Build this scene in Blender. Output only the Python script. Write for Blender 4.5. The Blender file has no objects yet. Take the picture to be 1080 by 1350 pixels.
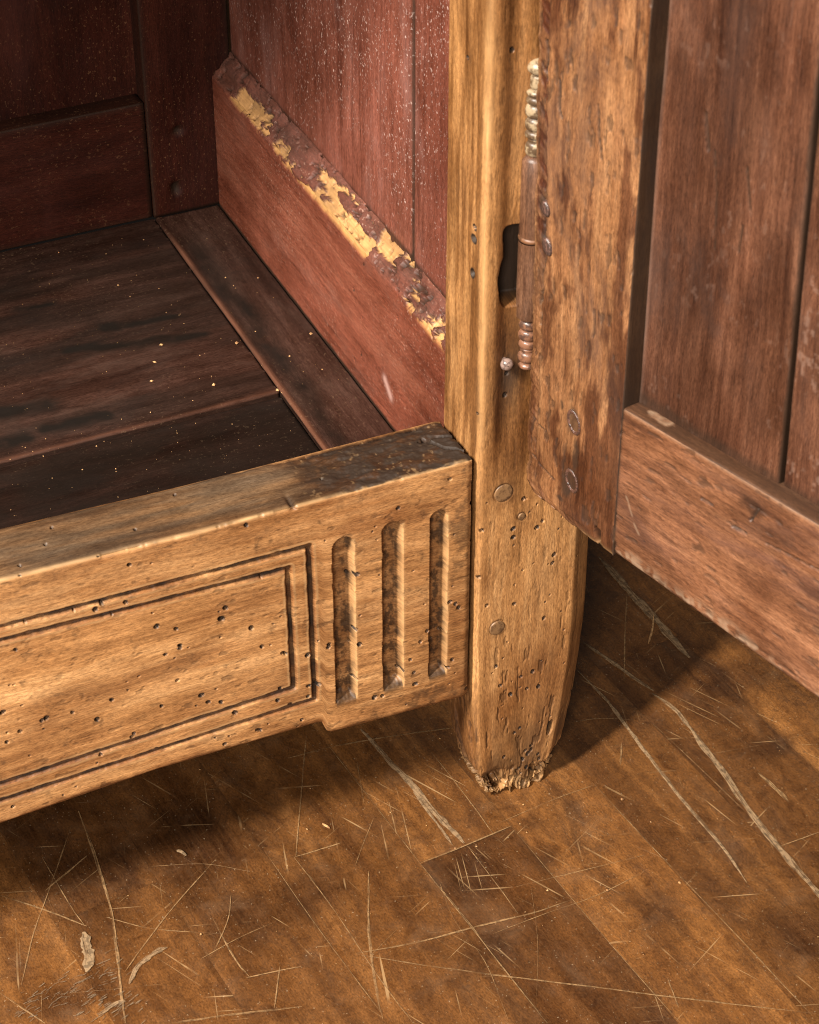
import bpy, math, random
import numpy as np
R = math.radians
sc = bpy.context.scene

# ------------------------------------------------------------------ camera, light, exposure
CAM = np.array([-0.3163, -0.6211, 0.6919]); FPX = 2915.8
YAW, PITCH = R(24.572), R(37.585)
cd = bpy.data.cameras.new('camera'); cam = bpy.data.objects.new('camera', cd)
sc.collection.objects.link(cam); sc.camera = cam
cam.location = CAM; cam.rotation_euler = (math.pi/2 - PITCH, 0, -YAW)
cd.sensor_fit = 'HORIZONTAL'; cd.sensor_width = 36.0; cd.lens = FPX/1080*36.0
cd.clip_start = 0.02; cd.clip_end = 60
cd.dof.use_dof = True; cd.dof.focus_distance = 0.97; cd.dof.aperture_fstop = 40.0

world = bpy.data.worlds.new('World'); sc.world = world; world.use_nodes = True
bg = world.node_tree.nodes['Background']
bg.inputs['Color'].default_value = (1.0, 0.95, 0.88, 1); bg.inputs['Strength'].default_value = 0.075

def lamp(name, kind, loc, target, energy, size, color, size_y=None):
    l = bpy.data.lights.new(name, kind); o = bpy.data.objects.new(name, l); sc.collection.objects.link(o)
    o.location = loc
    v = np.array(target) - np.array(loc)
    from mathutils import Vector
    o.rotation_euler = Vector(v).to_track_quat('-Z', 'Y').to_euler()
    l.energy = energy; l.color = color
    if kind == 'AREA':
        l.shape = 'RECTANGLE' if size_y else 'DISK'; l.size = size
        if size_y: l.size_y = size_y
    return o
KD = np.array([-0.64, -0.285, 0.72]); KD = KD/np.linalg.norm(KD)
lamp('key_lamp', 'AREA', tuple(KD*1.7 + np.array([0, 0.02, 0.1])), (0, 0.02, 0.1), 80, 0.12, (1.0, 0.95, 0.86), 0.42)
lamp('front_softbox', 'AREA', (-1.15, -1.65, 1.40), (0, 0, 0.15), 50, 0.6, (1.0, 0.93, 0.84))
sc.view_settings.view_transform = 'Standard'; sc.view_settings.look = 'None'
sc.view_settings.exposure = 0.0; sc.view_settings.gamma = 1.0
try:
    sc.view_settings.use_curve_mapping = False
    sc.cycles.use_denoising = True
    sc.cycles.max_bounces = 6
    sc.cycles.filter_width = 1.05
except Exception: pass

# ------------------------------------------------------------------ photo pixel -> point on a plane
_f = np.array([math.sin(YAW)*math.cos(PITCH), math.cos(YAW)*math.cos(PITCH), -math.sin(PITCH)])
_r = np.cross(_f, [0, 0, 1]); _r /= np.linalg.norm(_r); _d = np.cross(_f, _r)
def ray(u, v): return _r*(u-540)/FPX + _d*(v-675)/FPX + _f
def onplane(u, v, n, c):
    d = ray(u, v); n = np.array(n, float); return CAM + d*((c - n@CAM)/(n@d))
FLOOR = -0.009
def atY(u, v, y=0.0): return onplane(u, v, (0, 1, 0), y)
def atX(u, v, x): return onplane(u, v, (1, 0, 0), x)
def atZ(u, v, z=FLOOR): return onplane(u, v, (0, 0, 1), z)
DA = R(-75); DD = np.array([math.cos(DA), math.sin(DA), 0]); DY = np.array([-DD[1], DD[0], 0]); DO = np.array([0.0139, -0.008, 0.0])
def atD(u, v, t=0.0):
    P = onplane(u, v, DY, DY@DO + t); return np.array([DD@(P-DO), P[2]])

# ------------------------------------------------------------------ numpy noise
def _hash(ix, iy, iz, seed):
    h = (ix.astype(np.int64)*374761393 + iy.astype(np.int64)*668265263 + iz.astype(np.int64)*2147483647 + seed*1274126177) & 0xFFFFFFFF
    h = ((h ^ (h >> 13))*1274126177) & 0xFFFFFFFF
    h = ((h ^ (h >> 16))*2246822519) & 0xFFFFFFFF
    return ((h ^ (h >> 15)) & 0xFFFFFF)/float(0xFFFFFF)
def vn(x, y, seed=0):
    x = np.asarray(x, float); y = np.asarray(y, float); x, y = np.broadcast_arrays(x, y)
    ix = np.floor(x); iy = np.floor(y); fx = x-ix; fy = y-iy
    fx = fx*fx*fx*(fx*(fx*6-15)+10); fy = fy*fy*fy*(fy*(fy*6-15)+10)
    z = np.zeros_like(ix)
    a = _hash(ix, iy, z, seed); b = _hash(ix+1, iy, z, seed); c = _hash(ix, iy+1, z, seed); d = _hash(ix+1, iy+1, z, seed)
    return (a*(1-fx)+b*fx)*(1-fy) + (c*(1-fx)+d*fx)*fy
def fbm(x, y, o=4, seed=0, gain=0.5):
    t = 0; amp = 1; n = 0; x = np.asarray(x, float); y = np.asarray(y, float)
    for k in range(o):
        t = t + amp*vn(x*2**k + 17.3*k, y*2**k + 9.1*k, seed+k*13); n += amp; amp *= gain
    return t/n
def sstep(a, b, x):
    t = np.clip((x-a)/(b-a), 0, 1); return t*t*(3-2*t)
def segdist(x, y, pts):
    best = np.full(np.shape(x), 1e9)
    for (x0, y0), (x1, y1) in zip(pts[:-1], pts[1:]):
        dx, dy = x1-x0, y1-y0; L = dx*dx+dy*dy+1e-18
        t = np.clip(((x-x0)*dx+(y-y0)*dy)/L, 0, 1)
        best = np.minimum(best, np.hypot(x-x0-t*dx, y-y0-t*dy))
    return best

# ------------------------------------------------------------------ mesh builders
def raw_mesh(name, co, quads, attrs=None, smooth=True, tris=None):
    me = bpy.data.meshes.new(name)
    co = np.asarray(co, np.float32).reshape(-1, 3)
    me.vertices.add(len(co)); me.vertices.foreach_set('co', co.ravel())
    q = np.asarray(quads, np.int32).reshape(-1, 4)
    t = np.asarray(tris if tris is not None else np.zeros((0, 3)), np.int32).reshape(-1, 3)
    me.loops.add(q.size + t.size)
    me.loops.foreach_set('vertex_index', np.concatenate([q.ravel(), t.ravel()]))
    me.polygons.add(len(q)+len(t))
    me.polygons.foreach_set('loop_start', np.concatenate([np.arange(len(q))*4, len(q)*4 + np.arange(len(t))*3]).astype(np.int32))
    me.polygons.foreach_set('use_smooth', np.full(len(q)+len(t), smooth, dtype=bool))
    me.update(calc_edges=True); me.validate()
    for k, v in (attrs or {}).items():
        v = np.asarray(v, np.float32)
        if v.size == len(co)*3:
            a = me.attributes.new(k, 'FLOAT_VECTOR', 'POINT'); a.data.foreach_set('vector', v.ravel())
        else:
            a = me.attributes.new(k, 'FLOAT', 'POINT'); a.data.foreach_set('value', v.ravel())
    return me
def link(name, me, mat=None, parent=None):
    o = bpy.data.objects.new(name, me); sc.collection.objects.link(o)
    if mat: me.materials.append(mat)
    if parent: o.parent = parent
    return o
def poly(verts, radii, steps, narc=5):
    """rounded CCW polygon -> points and outward normals; steps per edge"""
    V = [np.array(v, float) for v in verts]; n = len(V); P = []; N = []; E = []
    tin = []; tout = []; arcs = []
    for i in range(n):
        a, b, c = V[i-1], V[i], V[(i+1) % n]
        d1 = (b-a)/np.linalg.norm(b-a); d2 = (c-b)/np.linalg.norm(c-b)
        ang = math.acos(max(-1, min(1, d1@d2))); r = radii[i]; td = r*math.tan(ang/2)
        tin.append(b-d1*td); tout.append(b+d2*td)
        n1 = np.array([d1[1], -d1[0]]); cen = b-d1*td - n1*r
        arcs.append((cen, n1, ang, r))
    for i in range(n):
        cen, n1, ang, r = arcs[i]
        for k in range(narc):
            t = ang*k/(narc-1) if narc > 1 else 0
            m = np.array([n1[0]*math.cos(t)-n1[1]*math.sin(t), n1[0]*math.sin(t)+n1[1]*math.cos(t)])
            P.append(cen+m*r); N.append(m); E.append(-1)
        a, b = tout[i], tin[(i+1) % n]; L = np.linalg.norm(b-a); k = max(1, int(round(L/steps[i])))
        d = (b-a)/L; m = np.array([d[1], -d[0]])
        for j in range(1, k): P.append(a+d*L*j/k); N.append(m); E.append(i)
    return np.array(P), np.array(N)
def lens(*segs):
    """segs: (start, end, step) consecutive"""
    out = []
    for a, b, s in segs:
        k = max(1, int(round((b-a)/s))); out += list(a + (b-a)*np.arange(k)/k)
    out.append(segs[-1][1]); return np.array(out)
GOFF = [0]
def sweep(name, P, N, L, place, h, mat, parent=None, grain='l', attrs=None, goff=None):
    """closed profile swept along L.  h(l,a,b,na,nb) -> displacement along the profile normal and a dict of masks"""
    M, n = len(P), len(L)
    l = np.repeat(L[:, None], M, 1); a = np.repeat(P[None, :, 0], n, 0); b = np.repeat(P[None, :, 1], n, 0)
    na = np.repeat(N[None, :, 0], n, 0); nb = np.repeat(N[None, :, 1], n, 0)
    res = h(l, a, b, na, nb) if h else (0*l, {})
    d, at = res
    pos = place(l, a+na*d, b+nb*d)
    base = place(l, a, b)
    idx = np.arange(n*M).reshape(n, M)
    i0 = idx[:-1, :]; i1 = idx[1:, :]
    q = np.stack([i0, np.roll(i0, -1, 1), np.roll(i1, -1, 1), i1], -1).reshape(-1, 4)
    # orientation
    i, j = n//2, 0
    if n < 3: i = 0
    e1 = base[i, 1]-base[i, 0]; e2 = base[i+1 if i+1 < n else i, 0]-base[i, 0]
    out = place(l+0, a+na*1e-3, b+nb*1e-3)[i, 0]-base[i, 0]
    flip = np.cross(e1, e2)@out < 0
    if flip: q = q[:, ::-1]
    c0 = pos[0].mean(0); c1 = pos[-1].mean(0)
    co = np.concatenate([pos.reshape(-1, 3), [c0, c1]]); k0, k1 = n*M, n*M+1
    r = np.arange(M); t0 = np.stack([np.full(M, k0), np.roll(r, -1), r], -1)
    t1 = np.stack([np.full(M, k1), r+(n-1)*M, np.roll(r, -1)+(n-1)*M], -1)
    if flip: t0 = t0[:, ::-1]; t1 = t1[:, ::-1]
    GOFF[0] += 1; g0 = np.array([GOFF[0]*1.37, GOFF[0]*0.71, GOFF[0]*0.43]) if goff is None else np.array(goff)
    g = np.stack([l, a, b], -1)
    g = np.concatenate([g.reshape(-1, 3), [[L[0], P[:, 0].mean(), P[:, 1].mean()], [L[-1], P[:, 0].mean(), P[:, 1].mean()]]]) + g0
    A = {'g': g}
    for k, v in at.items():
        v = np.broadcast_to(v, l.shape); A[k] = np.concatenate([v.ravel(), [v[0].mean(), v[-1].mean()]])
    me = raw_mesh(name, co, q, A, True, np.concatenate([t0, t1]))
    return link(name, me, mat, parent)
def holes(h, dirt_shade, x, y, lst, gate, depth=0.004, spread=0.0):
    for (cx, cy, r) in lst:
        r = r*0.86
        m = gate & (np.abs(x-cx) < 2.2*r) & (np.abs(y-cy) < 2.2*r)
        if not m.any(): continue
        ang = (cx*9173.1+cy*5321.7) % 3.14; ca, sa = math.cos(ang), math.sin(ang)
        dx = (x[m]-cx)*ca + (y[m]-cy)*sa; dy = -(x[m]-cx)*sa+(y[m]-cy)*ca
        d = np.hypot(dx, dy*1.25)/r
        k = 1-sstep(0.88, 1.12, d)
        h[m] -= depth*k
        dirt_shade[m] = np.maximum(dirt_shade[m], 1.0*(1-sstep(1.12+spread, 1.36+spread, d)))  # bore walls painted near-black for the shade of a deep hole
def lathe(name, prof, axis_o, axis_d, mat, parent, seg=28):
    """prof: list of (radius, height) along axis"""
    ax = np.array(axis_d, float); ax /= np.linalg.norm(ax)
    u = np.cross(ax, [0.3, 0.9, 0.2]); u /= np.linalg.norm(u); w = np.cross(ax, u)
    prof = np.array(prof); n = len(prof); th = np.arange(seg)*2*math.pi/seg
    co = (np.array(axis_o)[None, None] + ax*prof[:, 1][:, None, None]
          + prof[:, 0][:, None, None]*(np.cos(th)[None, :, None]*u + np.sin(th)[None, :, None]*w))
    idx = np.arange(n*seg).reshape(n, seg); i0, i1 = idx[:-1], idx[1:]
    q = np.stack([i0, np.roll(i0, -1, 1), np.roll(i1, -1, 1), i1], -1).reshape(-1, 4)
    me = raw_mesh(name, co.reshape(-1, 3), q, {'g': np.stack([co[..., 2], co[..., 0], co[..., 1]], -1).reshape(-1, 3)})
    return link(name, me, mat, parent)
def catmull(pts, k=8):
    pts = np.array(pts, float); P = np.vstack([2*pts[0]-pts[1], pts, 2*pts[-1]-pts[-2]]); out = []
    for i in range(1, len(P)-2):
        for t in np.arange(k)/k:
            out.append(0.5*((2*P[i])+(-P[i-1]+P[i+1])*t+(2*P[i-1]-5*P[i]+4*P[i+1]-P[i+2])*t*t+(-P[i-1]+3*P[i]-3*P[i+1]+P[i+2])*t**3))
    out.append(P[-2]); return np.array(out)

# ------------------------------------------------------------------ materials
class NT:
    def __init__(s, name):
        s.m = bpy.data.materials.new(name); s.m.use_nodes = True; s.t = s.m.node_tree
        s.b = s.t.nodes['Principled BSDF']; s.n = s.t.nodes; s.l = s.t.links
    def put(s, sock, v):
        if hasattr(v, 'links') or isinstance(v, bpy.types.NodeSocket): s.l.new(v, sock)
        else: sock.default_value = v
    def attr(s, name, out='Fac'):
        n = s.n.new('ShaderNodeAttribute'); n.attribute_name = name; return n.outputs[out]
    def vmul(s, v, k):
        n = s.n.new('ShaderNodeVectorMath'); n.operation = 'MULTIPLY'; s.put(n.inputs[0], v); n.inputs[1].default_value = k; return n.outputs[0]
    def vadd(s, v, k):
        n = s.n.new('ShaderNodeVectorMath'); n.operation = 'ADD'; s.put(n.inputs[0], v); s.put(n.inputs[1], k); return n.outputs[0]
    def vrot(s, v, ang):
        n = s.n.new('ShaderNodeVectorRotate'); n.rotation_type = 'Z_AXIS'; s.put(n.inputs['Vector'], v); n.inputs['Angle'].default_value = ang; return n.outputs[0]
    def noise(s, v, scale=1.0, detail=3.0, rough=0.55, dist=0.0, out='Fac'):
        n = s.n.new('ShaderNodeTexNoise'); s.put(n.inputs['Vector'], v)
        n.inputs['Scale'].default_value = scale; n.inputs['Detail'].default_value = detail
        n.inputs['Roughness'].default_value = rough; n.inputs['Distortion'].default_value = dist
        return n.outputs[out]
    def vor(s, v, scale, rnd=1.0):
        n = s.n.new('ShaderNodeTexVoronoi'); s.put(n.inputs['Vector'], v); n.inputs['Scale'].default_value = scale
        n.inputs['Randomness'].default_value = rnd; return n.outputs['Distance']
    def rng(s, v, a, b, c=0.0, d=1.0, smooth=True):
        n = s.n.new('ShaderNodeMapRange'); n.interpolation_type = 'SMOOTHSTEP' if smooth else 'LINEAR'
        s.put(n.inputs[0], v)
        for i, x in enumerate((a, b, c, d)): n.inputs[i+1].default_value = x
        return n.outputs[0]
    def math(s, op, a, b=0.0):
        n = s.n.new('ShaderNodeMath'); n.operation = op; n.use_clamp = False; s.put(n.inputs[0], a); s.put(n.inputs[1], b); return n.outputs[0]
    def mix(s, f, a, b, mode='MIX'):
        n = s.n.new('ShaderNodeMix'); n.data_type = 'RGBA'; n.blend_type = mode
        s.put(n.inputs[0], f)
        for i, x in ((6, a), (7, b)):
            if isinstance(x, tuple): n.inputs[i].default_value = (*x[:3], 1)
            else: s.l.new(x, n.inputs[i])
        return n.outputs[2]
    def ramp(s, f, stops):
        n = s.n.new('ShaderNodeValToRGB'); s.put(n.inputs[0], f); e = n.color_ramp.elements
        e[0].position, e[0].color = stops[0][0], (*stops[0][1], 1); e[1].position, e[1].color = stops[-1][0], (*stops[-1][1], 1)
        for p, c in stops[1:-1]:
            x = e.new(p); x.color = (*c, 1)
        return n.outputs[0]
    def bump(s, h, strength, dist, prev=None):
        n = s.n.new('ShaderNodeBump'); n.inputs['Strength'].default_value = strength; n.inputs['Distance'].default_value = dist
        s.put(n.inputs['Height'], h)
        if prev is not None: s.l.new(prev, n.inputs['Normal'])
        return n.outputs[0]

def wood(name, dark, mid, light, dirt_shade=(0.02, 0.011, 0.006), wear=(0.55, 0.33, 0.15), pore=(0.06, 0.028, 0.012),
         pores=0.6, streak=(7, 90), fibre=0.35, blotch=0.5, blotchcol=None, speck=0.0, speckcol=(0.6, 0.5, 0.42),
         rough=0.5, bump=0.25, porelen=1.0, tint=(0.3, 0.12, 0.05), haze=0.0, hazecol=(0.4, 0.3, 0.25), spec=0.35, porecut=0.60, blotscale=26, streak2=0.4):
    k = NT(name); g = k.attr('g', 'Vector')
    warp = k.noise(g, 14, 2, 0.5, 0, 'Color')
    gw = k.vadd(g, k.vmul(warp, (0.004, 0.006, 0.006)))
    # long streaks of early and late wood
    n1 = k.noise(k.vmul(gw, (streak[0], streak[1], streak[1])), 1, 4, 0.6, 0.4)
    n1b = k.noise(k.vmul(gw, (streak[0]*3, streak[1]*5, streak[1]*5)), 1, 3, 0.6, 0.2)
    f = k.math('ADD', k.math('MULTIPLY', n1, 0.62), k.math('MULTIPLY', n1b, 0.38))
    col = k.ramp(f, [(0.30, dark), (0.49, mid), (0.68, light)])
    n9 = k.noise(k.vmul(gw, (6, 210, 210)), 1, 5, 0.68, 0.5)
    n9m = k.noise(g, 18, 3, 0.6)
    col = k.mix(k.math('MULTIPLY', k.rng(n9, 0.50, 0.66, 0, streak2), k.rng(n9m, 0.40, 0.60, 0.25, 1.0)), col, k.mix(1.0, col, (0.30, 0.22, 0.19), 'MULTIPLY'))
    # big uneven patina
    n2 = k.noise(g, 11, 4, 0.6, 0.5)
    col = k.mix(1.0, col, k.ramp(n2, [(0.30, (1.22, 1.25, 1.28)), (0.48, (1.0, 1.0, 1.0)), (0.72, (0.58, 0.50, 0.44))]), 'MULTIPLY')
    # fibres
    n3 = k.noise(k.vmul(gw, (45, 1300, 1300)), 1, 3, 0.65)
    col = k.mix(k.rng(n3, 0.38, 0.66, 0.0, fibre), col, k.mix(1.0, col, (0.42, 0.36, 0.32), 'MULTIPLY'))
    # grain dashes (pores)
    n4 = k.noise(k.vmul(gw, (210*porelen, 1700, 1700)), 1, 5, 0.72, 0.6)
    n4m = k.noise(g, 35, 3, 0.6)
    pm = k.math('MULTIPLY', k.rng(n4, porecut, porecut+0.09), k.rng(n4m, 0.38, 0.6))
    col = k.mix(k.math('MULTIPLY', pm, pores), col, pore)
    n8 = k.noise(k.vmul(gw, (420, 2400, 2400)), 1, 3, 0.75)
    col = k.mix(1.0, col, k.ramp(n8, [(0.30, (0.48, 0.43, 0.40)), (0.5, (0.97, 0.96, 0.95)), (0.70, (1.42, 1.40, 1.36))]), 'MULTIPLY')
    # dirty blotches
    n5 = k.noise(k.vmul(gw, (0.38, 1.0, 1.0)), blotscale, 6, 0.68, 0.6)
    bm = k.rng(n5, 0.52, 0.72, 0.0, blotch)
    col = k.mix(bm, col, blotchcol or tuple(c*0.55 for c in dark))
    # small stains
    n6 = k.noise(k.vmul(g, (0.35, 1, 1)), 430, 4, 0.72)
    sm = k.math('MULTIPLY', k.rng(n6, 0.50, 0.74), k.rng(k.noise(k.vmul(g, (0.35, 1, 1)), 40, 4, 0.65), 0.46, 0.66, 0.05, 0.75*min(1, blotch*1.4)))
    col = k.mix(sm, col, k.mix(1.0, col, (0.22, 0.15, 0.12), 'MULTIPLY'))
    n10 = k.noise(k.vmul(gw, (0.30, 1, 1)), 80, 5, 0.68, 0.4)
    col = k.mix(1.0, col, k.ramp(n10, [(0.30, (1.25, 1.26, 1.28)), (0.50, (1.0, 1.0, 1.0)), (0.72, (0.70, 0.63, 0.57))]), 'MULTIPLY')
    if haze > 0:
        hm = k.math('MULTIPLY', k.rng(k.noise(k.vmul(gw, (0.5, 1.4, 1.4)), 30, 5, 0.7), 0.48, 0.75), haze)
        col = k.mix(hm, col, hazecol)
    col = k.mix(k.attr('tint'), col, k.mix(1.0, col, tint, 'MULTIPLY'))
    col = k.mix(k.attr('grey'), col, k.mix(1.0, col, (0.21, 0.26, 0.38), 'MULTIPLY'))
    col = k.mix(k.attr('wear'), col, k.mix(0.55, wear, k.mix(1.0, wear, k.ramp(n3, [(0.3, (0.45, 0.4, 0.36)), (0.62, (1, 1, 1))]), 'MULTIPLY')))
    col = k.mix(k.math('MULTIPLY', k.attr('rub'), 0.7), col, (0.5, 0.3, 0.25))
    if speck > 0:
        s1 = k.noise(k.vmul(g, (0.8, 1, 1)), 800, 2.5, 0.65)
        s1m = k.rng(k.noise(g, 16, 4, 0.6), 0.36, 0.66)
        sp = k.math('MULTIPLY', k.rng(s1, 0.60, 0.70), s1m)
        col = k.mix(k.math('MULTIPLY', sp, speck), col, speckcol)
    col = k.mix(k.math('MULTIPLY', k.attr('dirt_shade'), 0.97), col, dirt_shade)
    k.put(k.b.inputs['Base Color'], col)
    rr = k.math('ADD', k.rng(n5, 0.3, 0.75, rough-0.1, rough+0.14), k.math('MULTIPLY', k.attr('dirt_shade'), 0.2))
    k.put(k.b.inputs['Roughness'], rr); k.b.inputs['Specular IOR Level'].default_value = spec
    hgt = k.math('SUBTRACT', k.math('ADD', k.math('MULTIPLY', n3, 0.5), k.math('MULTIPLY', n6, 0.5)), k.math('MULTIPLY', pm, 0.15))
    hgt = k.math('ADD', hgt, k.math('MULTIPLY', n8, 0.5))
    k.put(k.b.inputs['Normal'], k.bump(hgt, bump*1.1, 0.0004))
    return k.m

M = {}
M['apron'] = wood('pale_waxed_walnut', (0.24, 0.105, 0.036), (0.44, 0.215, 0.080), (0.60, 0.335, 0.145), pores=0.5, streak=(9, 60), blotch=0.30, blotchcol=(0.12, 0.055, 0.02), tint=(0.42, 0.29, 0.21), rough=0.46)
M['post'] = wood('golden_worn_oak', (0.22, 0.098, 0.032), (0.42, 0.205, 0.074), (0.57, 0.315, 0.132), wear=(0.50, 0.28, 0.115), pores=0.5, streak=(6, 75), blotch=0.32, blotchcol=(0.13, 0.06, 0.022), tint=(0.26, 0.185, 0.115), rough=0.46)
M['stile'] = wood(streak2=0.85, name='brown_waxed_stile', dark=(0.12, 0.046, 0.018), mid=(0.225, 0.102, 0.043), light=(0.34, 0.176, 0.08), pores=0.75, streak=(6, 90), blotch=0.75, blotchcol=(0.06, 0.028, 0.018), tint=(0.25, 0.16, 0.155), rough=0.42, blotscale=34)
M['rail'] = wood(streak2=0.5, name='red_brown_rail', dark=(0.10, 0.04, 0.021), mid=(0.195, 0.083, 0.040), light=(0.29, 0.136, 0.070), pores=0.6, streak=(8, 110), blotch=0.6, blotchcol=(0.07, 0.03, 0.022), tint=(0.3, 0.26, 0.24), wear=(0.36, 0.255, 0.17), rough=0.42, haze=0.12, hazecol=(0.42, 0.25, 0.18))
M['panel'] = wood(streak2=0.6, name='grey_brown_panel', dark=(0.05, 0.020, 0.012), mid=(0.092, 0.037, 0.020), light=(0.15, 0.066, 0.037), pores=0.5, streak=(6, 110), blotch=0.5, blotchcol=(0.055, 0.03, 0.022), tint=(0.3, 0.25, 0.22), spec=0.16, rough=0.5, haze=0.08, hazecol=(0.28, 0.16, 0.11), wear=(0.38, 0.24, 0.18))
M['red'] = wood('oxide_red_paint', (0.13, 0.036, 0.02), (0.19, 0.056, 0.032), (0.245, 0.085, 0.05), pores=0.25, streak=(6, 70), blotch=0.3, blotchcol=(0.09, 0.026, 0.016), speck=0.45, speckcol=(0.52, 0.33, 0.25), tint=(0.4, 0.35, 0.35), spec=0.16, rough=0.48, wear=(0.50, 0.265, 0.092), haze=0.16, hazecol=(0.38, 0.2, 0.15), fibre=0.25)
M['dusty'] = wood('dusty_red_paint', (0.12, 0.036, 0.022), (0.175, 0.056, 0.036), (0.22, 0.08, 0.054), pores=0.25, streak=(6, 70), blotch=0.3, blotchcol=(0.1, 0.03, 0.02), speck=0.65, speckcol=(0.68, 0.5, 0.43), tint=(0.4, 0.35, 0.35), spec=0.16, rough=0.45, haze=0.25, hazecol=(0.36, 0.2, 0.17), fibre=0.3)
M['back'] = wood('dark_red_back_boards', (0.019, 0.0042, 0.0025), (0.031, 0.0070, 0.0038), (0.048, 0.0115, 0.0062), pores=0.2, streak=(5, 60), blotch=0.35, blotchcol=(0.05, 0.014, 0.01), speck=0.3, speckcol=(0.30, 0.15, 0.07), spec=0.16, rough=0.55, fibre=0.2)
M['bottom'] = wood('dark_cabinet_bottom', (0.018, 0.0075, 0.005), (0.041, 0.0185, 0.0127), (0.074, 0.037, 0.027), dirt_shade=(0.007, 0.0045, 0.003), pores=0.3, streak=(5, 45), blotch=0.7, blotchcol=(0.014, 0.009, 0.007), speck=0.22, speckcol=(0.3, 0.19, 0.11), haze=0.22, hazecol=(0.13, 0.08, 0.06), spec=0.16, rough=0.42, fibre=0.3, tint=(0.26, 0.24, 0.22), wear=(0.17, 0.07, 0.04), blotscale=16)
M['raw'] = wood('plain_carcase_wood', (0.12, 0.06, 0.03), (0.22, 0.12, 0.06), (0.3, 0.17, 0.09))

def floor_mat():
    k = NT('old_varnished_parquet'); g = k.attr('g', 'Vector')
    n1 = k.noise(k.vmul(g, (5, 55, 1)), 1, 5, 0.62, 0.8)
    col = k.ramp(n1, [(0.28, (0.055, 0.021, 0.007)), (0.5, (0.122, 0.050, 0.0142)), (0.72, (0.205, 0.090, 0.028))])
    col = k.mix(1.0, col, k.mix(1.0, col, k.ramp(k.attr('tone'), [(0.0, (0.50, 0.45, 0.47)), (0.5, (0.95, 0.92, 0.9)), (1.0, (1.45, 1.42, 1.36))]), 'MULTIPLY'))
    n2 = k.noise(k.vmul(g, (0.6, 1, 1)), 30, 9, 0.78, 1.2)
    col = k.mix(k.rng(n2, 0.47, 0.68, 0, 0.72), col, (0.05, 0.023, 0.011))
    col = k.mix(k.math('MULTIPLY', k.attr('stain'), 0.95), col, k.mix(1.0, col, (0.36, 0.34, 0.40), 'MULTIPLY'))
    n2b = k.noise(g, 60, 5, 0.7, 0.6)
    col = k.mix(k.rng(n2b, 0.55, 0.75, 0, 0.5), col, (0.085, 0.042, 0.022))
    n2c = k.noise(k.vmul(g, (0.8, 1, 1)), 130, 7, 0.72, 0.8)
    col = k.mix(1.0, col, k.ramp(n2c, [(0.30, (1.30, 1.30, 1.30)), (0.5, (1.0, 1.0, 1.0)), (0.70, (0.50, 0.45, 0.43))]), 'MULTIPLY')
    n3 = k.noise(k.vmul(g, (45, 700, 1)), 1, 3, 0.6)
    col = k.mix(k.rng(n3, 0.4, 0.68, 0, 0.35), col, (0.09, 0.04, 0.015))
    n4 = k.noise(g, 520, 3, 0.6)
    col = k.mix(k.rng(n4, 0.55, 0.72, 0, 0.42), col, (0.06, 0.03, 0.015))
    n4c = k.noise(k.vmul(g, (0.5, 1, 1)), 1500, 3, 0.75)
    col = k.mix(1.0, col, k.ramp(n4c, [(0.30, (0.50, 0.45, 0.42)), (0.5, (0.97, 0.96, 0.95)), (0.70, (1.4, 1.36, 1.3))]), 'MULTIPLY')
    # milky worn film
    n7 = k.noise(g, 38, 6, 0.65, 0.5)
    col = k.mix(k.rng(n7, 0.52, 0.78, 0, 0.16), col, (0.25, 0.145, 0.075))
    # fine hairline scratches in several directions
    tot = None
    for i, (ang, cut, sc_) in enumerate(((0.35, 0.70, 620), (1.2, 0.71, 700), (2.0, 0.71, 560), (2.75, 0.70, 760), (-0.15, 0.72, 500))):
        v = k.vmul(k.vrot(g, ang), (14, sc_, 1))
        s_ = k.math('MULTIPLY', k.rng(k.noise(v, 1, 1.0, 0.4, 0.15), cut, cut+0.05), k.rng(k.noise(k.vadd(g, (i*3.1, 0, 0)), 30, 3, 0.6), 0.47, 0.62))
        tot = s_ if tot is None else k.math('MAXIMUM', tot, s_)
    col = k.mix(k.math('MULTIPLY', tot, 0.5), col, (0.42, 0.26, 0.12))
    d1 = k.rng(k.noise(g, 900, 1, 0.5), 0.71, 0.76)
    col = k.mix(k.math('MULTIPLY', d1, 0.35), col, (0.5, 0.38, 0.25))
    col = k.mix(k.math('MULTIPLY', k.attr('dirt_shade'), 0.9), col, (0.03, 0.016, 0.008))
    k.put(k.b.inputs['Base Color'], col)
    r = k.math('ADD', k.rng(n7, 0.35, 0.75, 0.24, 0.42), k.math('MULTIPLY', tot, 0.2))
    k.put(k.b.inputs['Roughness'], r); k.b.inputs['Specular IOR Level'].default_value = 0.4
    h = k.math('SUBTRACT', k.math('ADD', k.math('MULTIPLY', n2b, 0.6), k.math('MULTIPLY', n4, 0.25)), k.math('MULTIPLY', tot, 0.5))
    k.put(k.b.inputs['Normal'], k.bump(h, 0.22, 0.0008))
    return k.m
M['floor'] = floor_mat()
def simple(name, col, rough=0.5, vs=(1, 1, 1), metal=0.0, var=0.5, scale=400, col2=None, cut=(0.45, 0.6), bump=0.2, spec=0.4):
    k = NT(name); g = k.attr('g', 'Vector')
    n = k.noise(k.vmul(g, vs), scale, 4, 0.65)
    c = k.mix(k.rng(n, cut[0], cut[1], 0, 1), col, col2 or tuple(x*(1-var) for x in col))
    k.put(k.b.inputs['Base Color'], c); k.b.inputs['Roughness'].default_value = rough; k.b.inputs['Metallic'].default_value = metal
    k.b.inputs['Specular IOR Level'].default_value = spec
    k.put(k.b.inputs['Normal'], k.bump(n, bump, 0.0006)); return k.m
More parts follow.
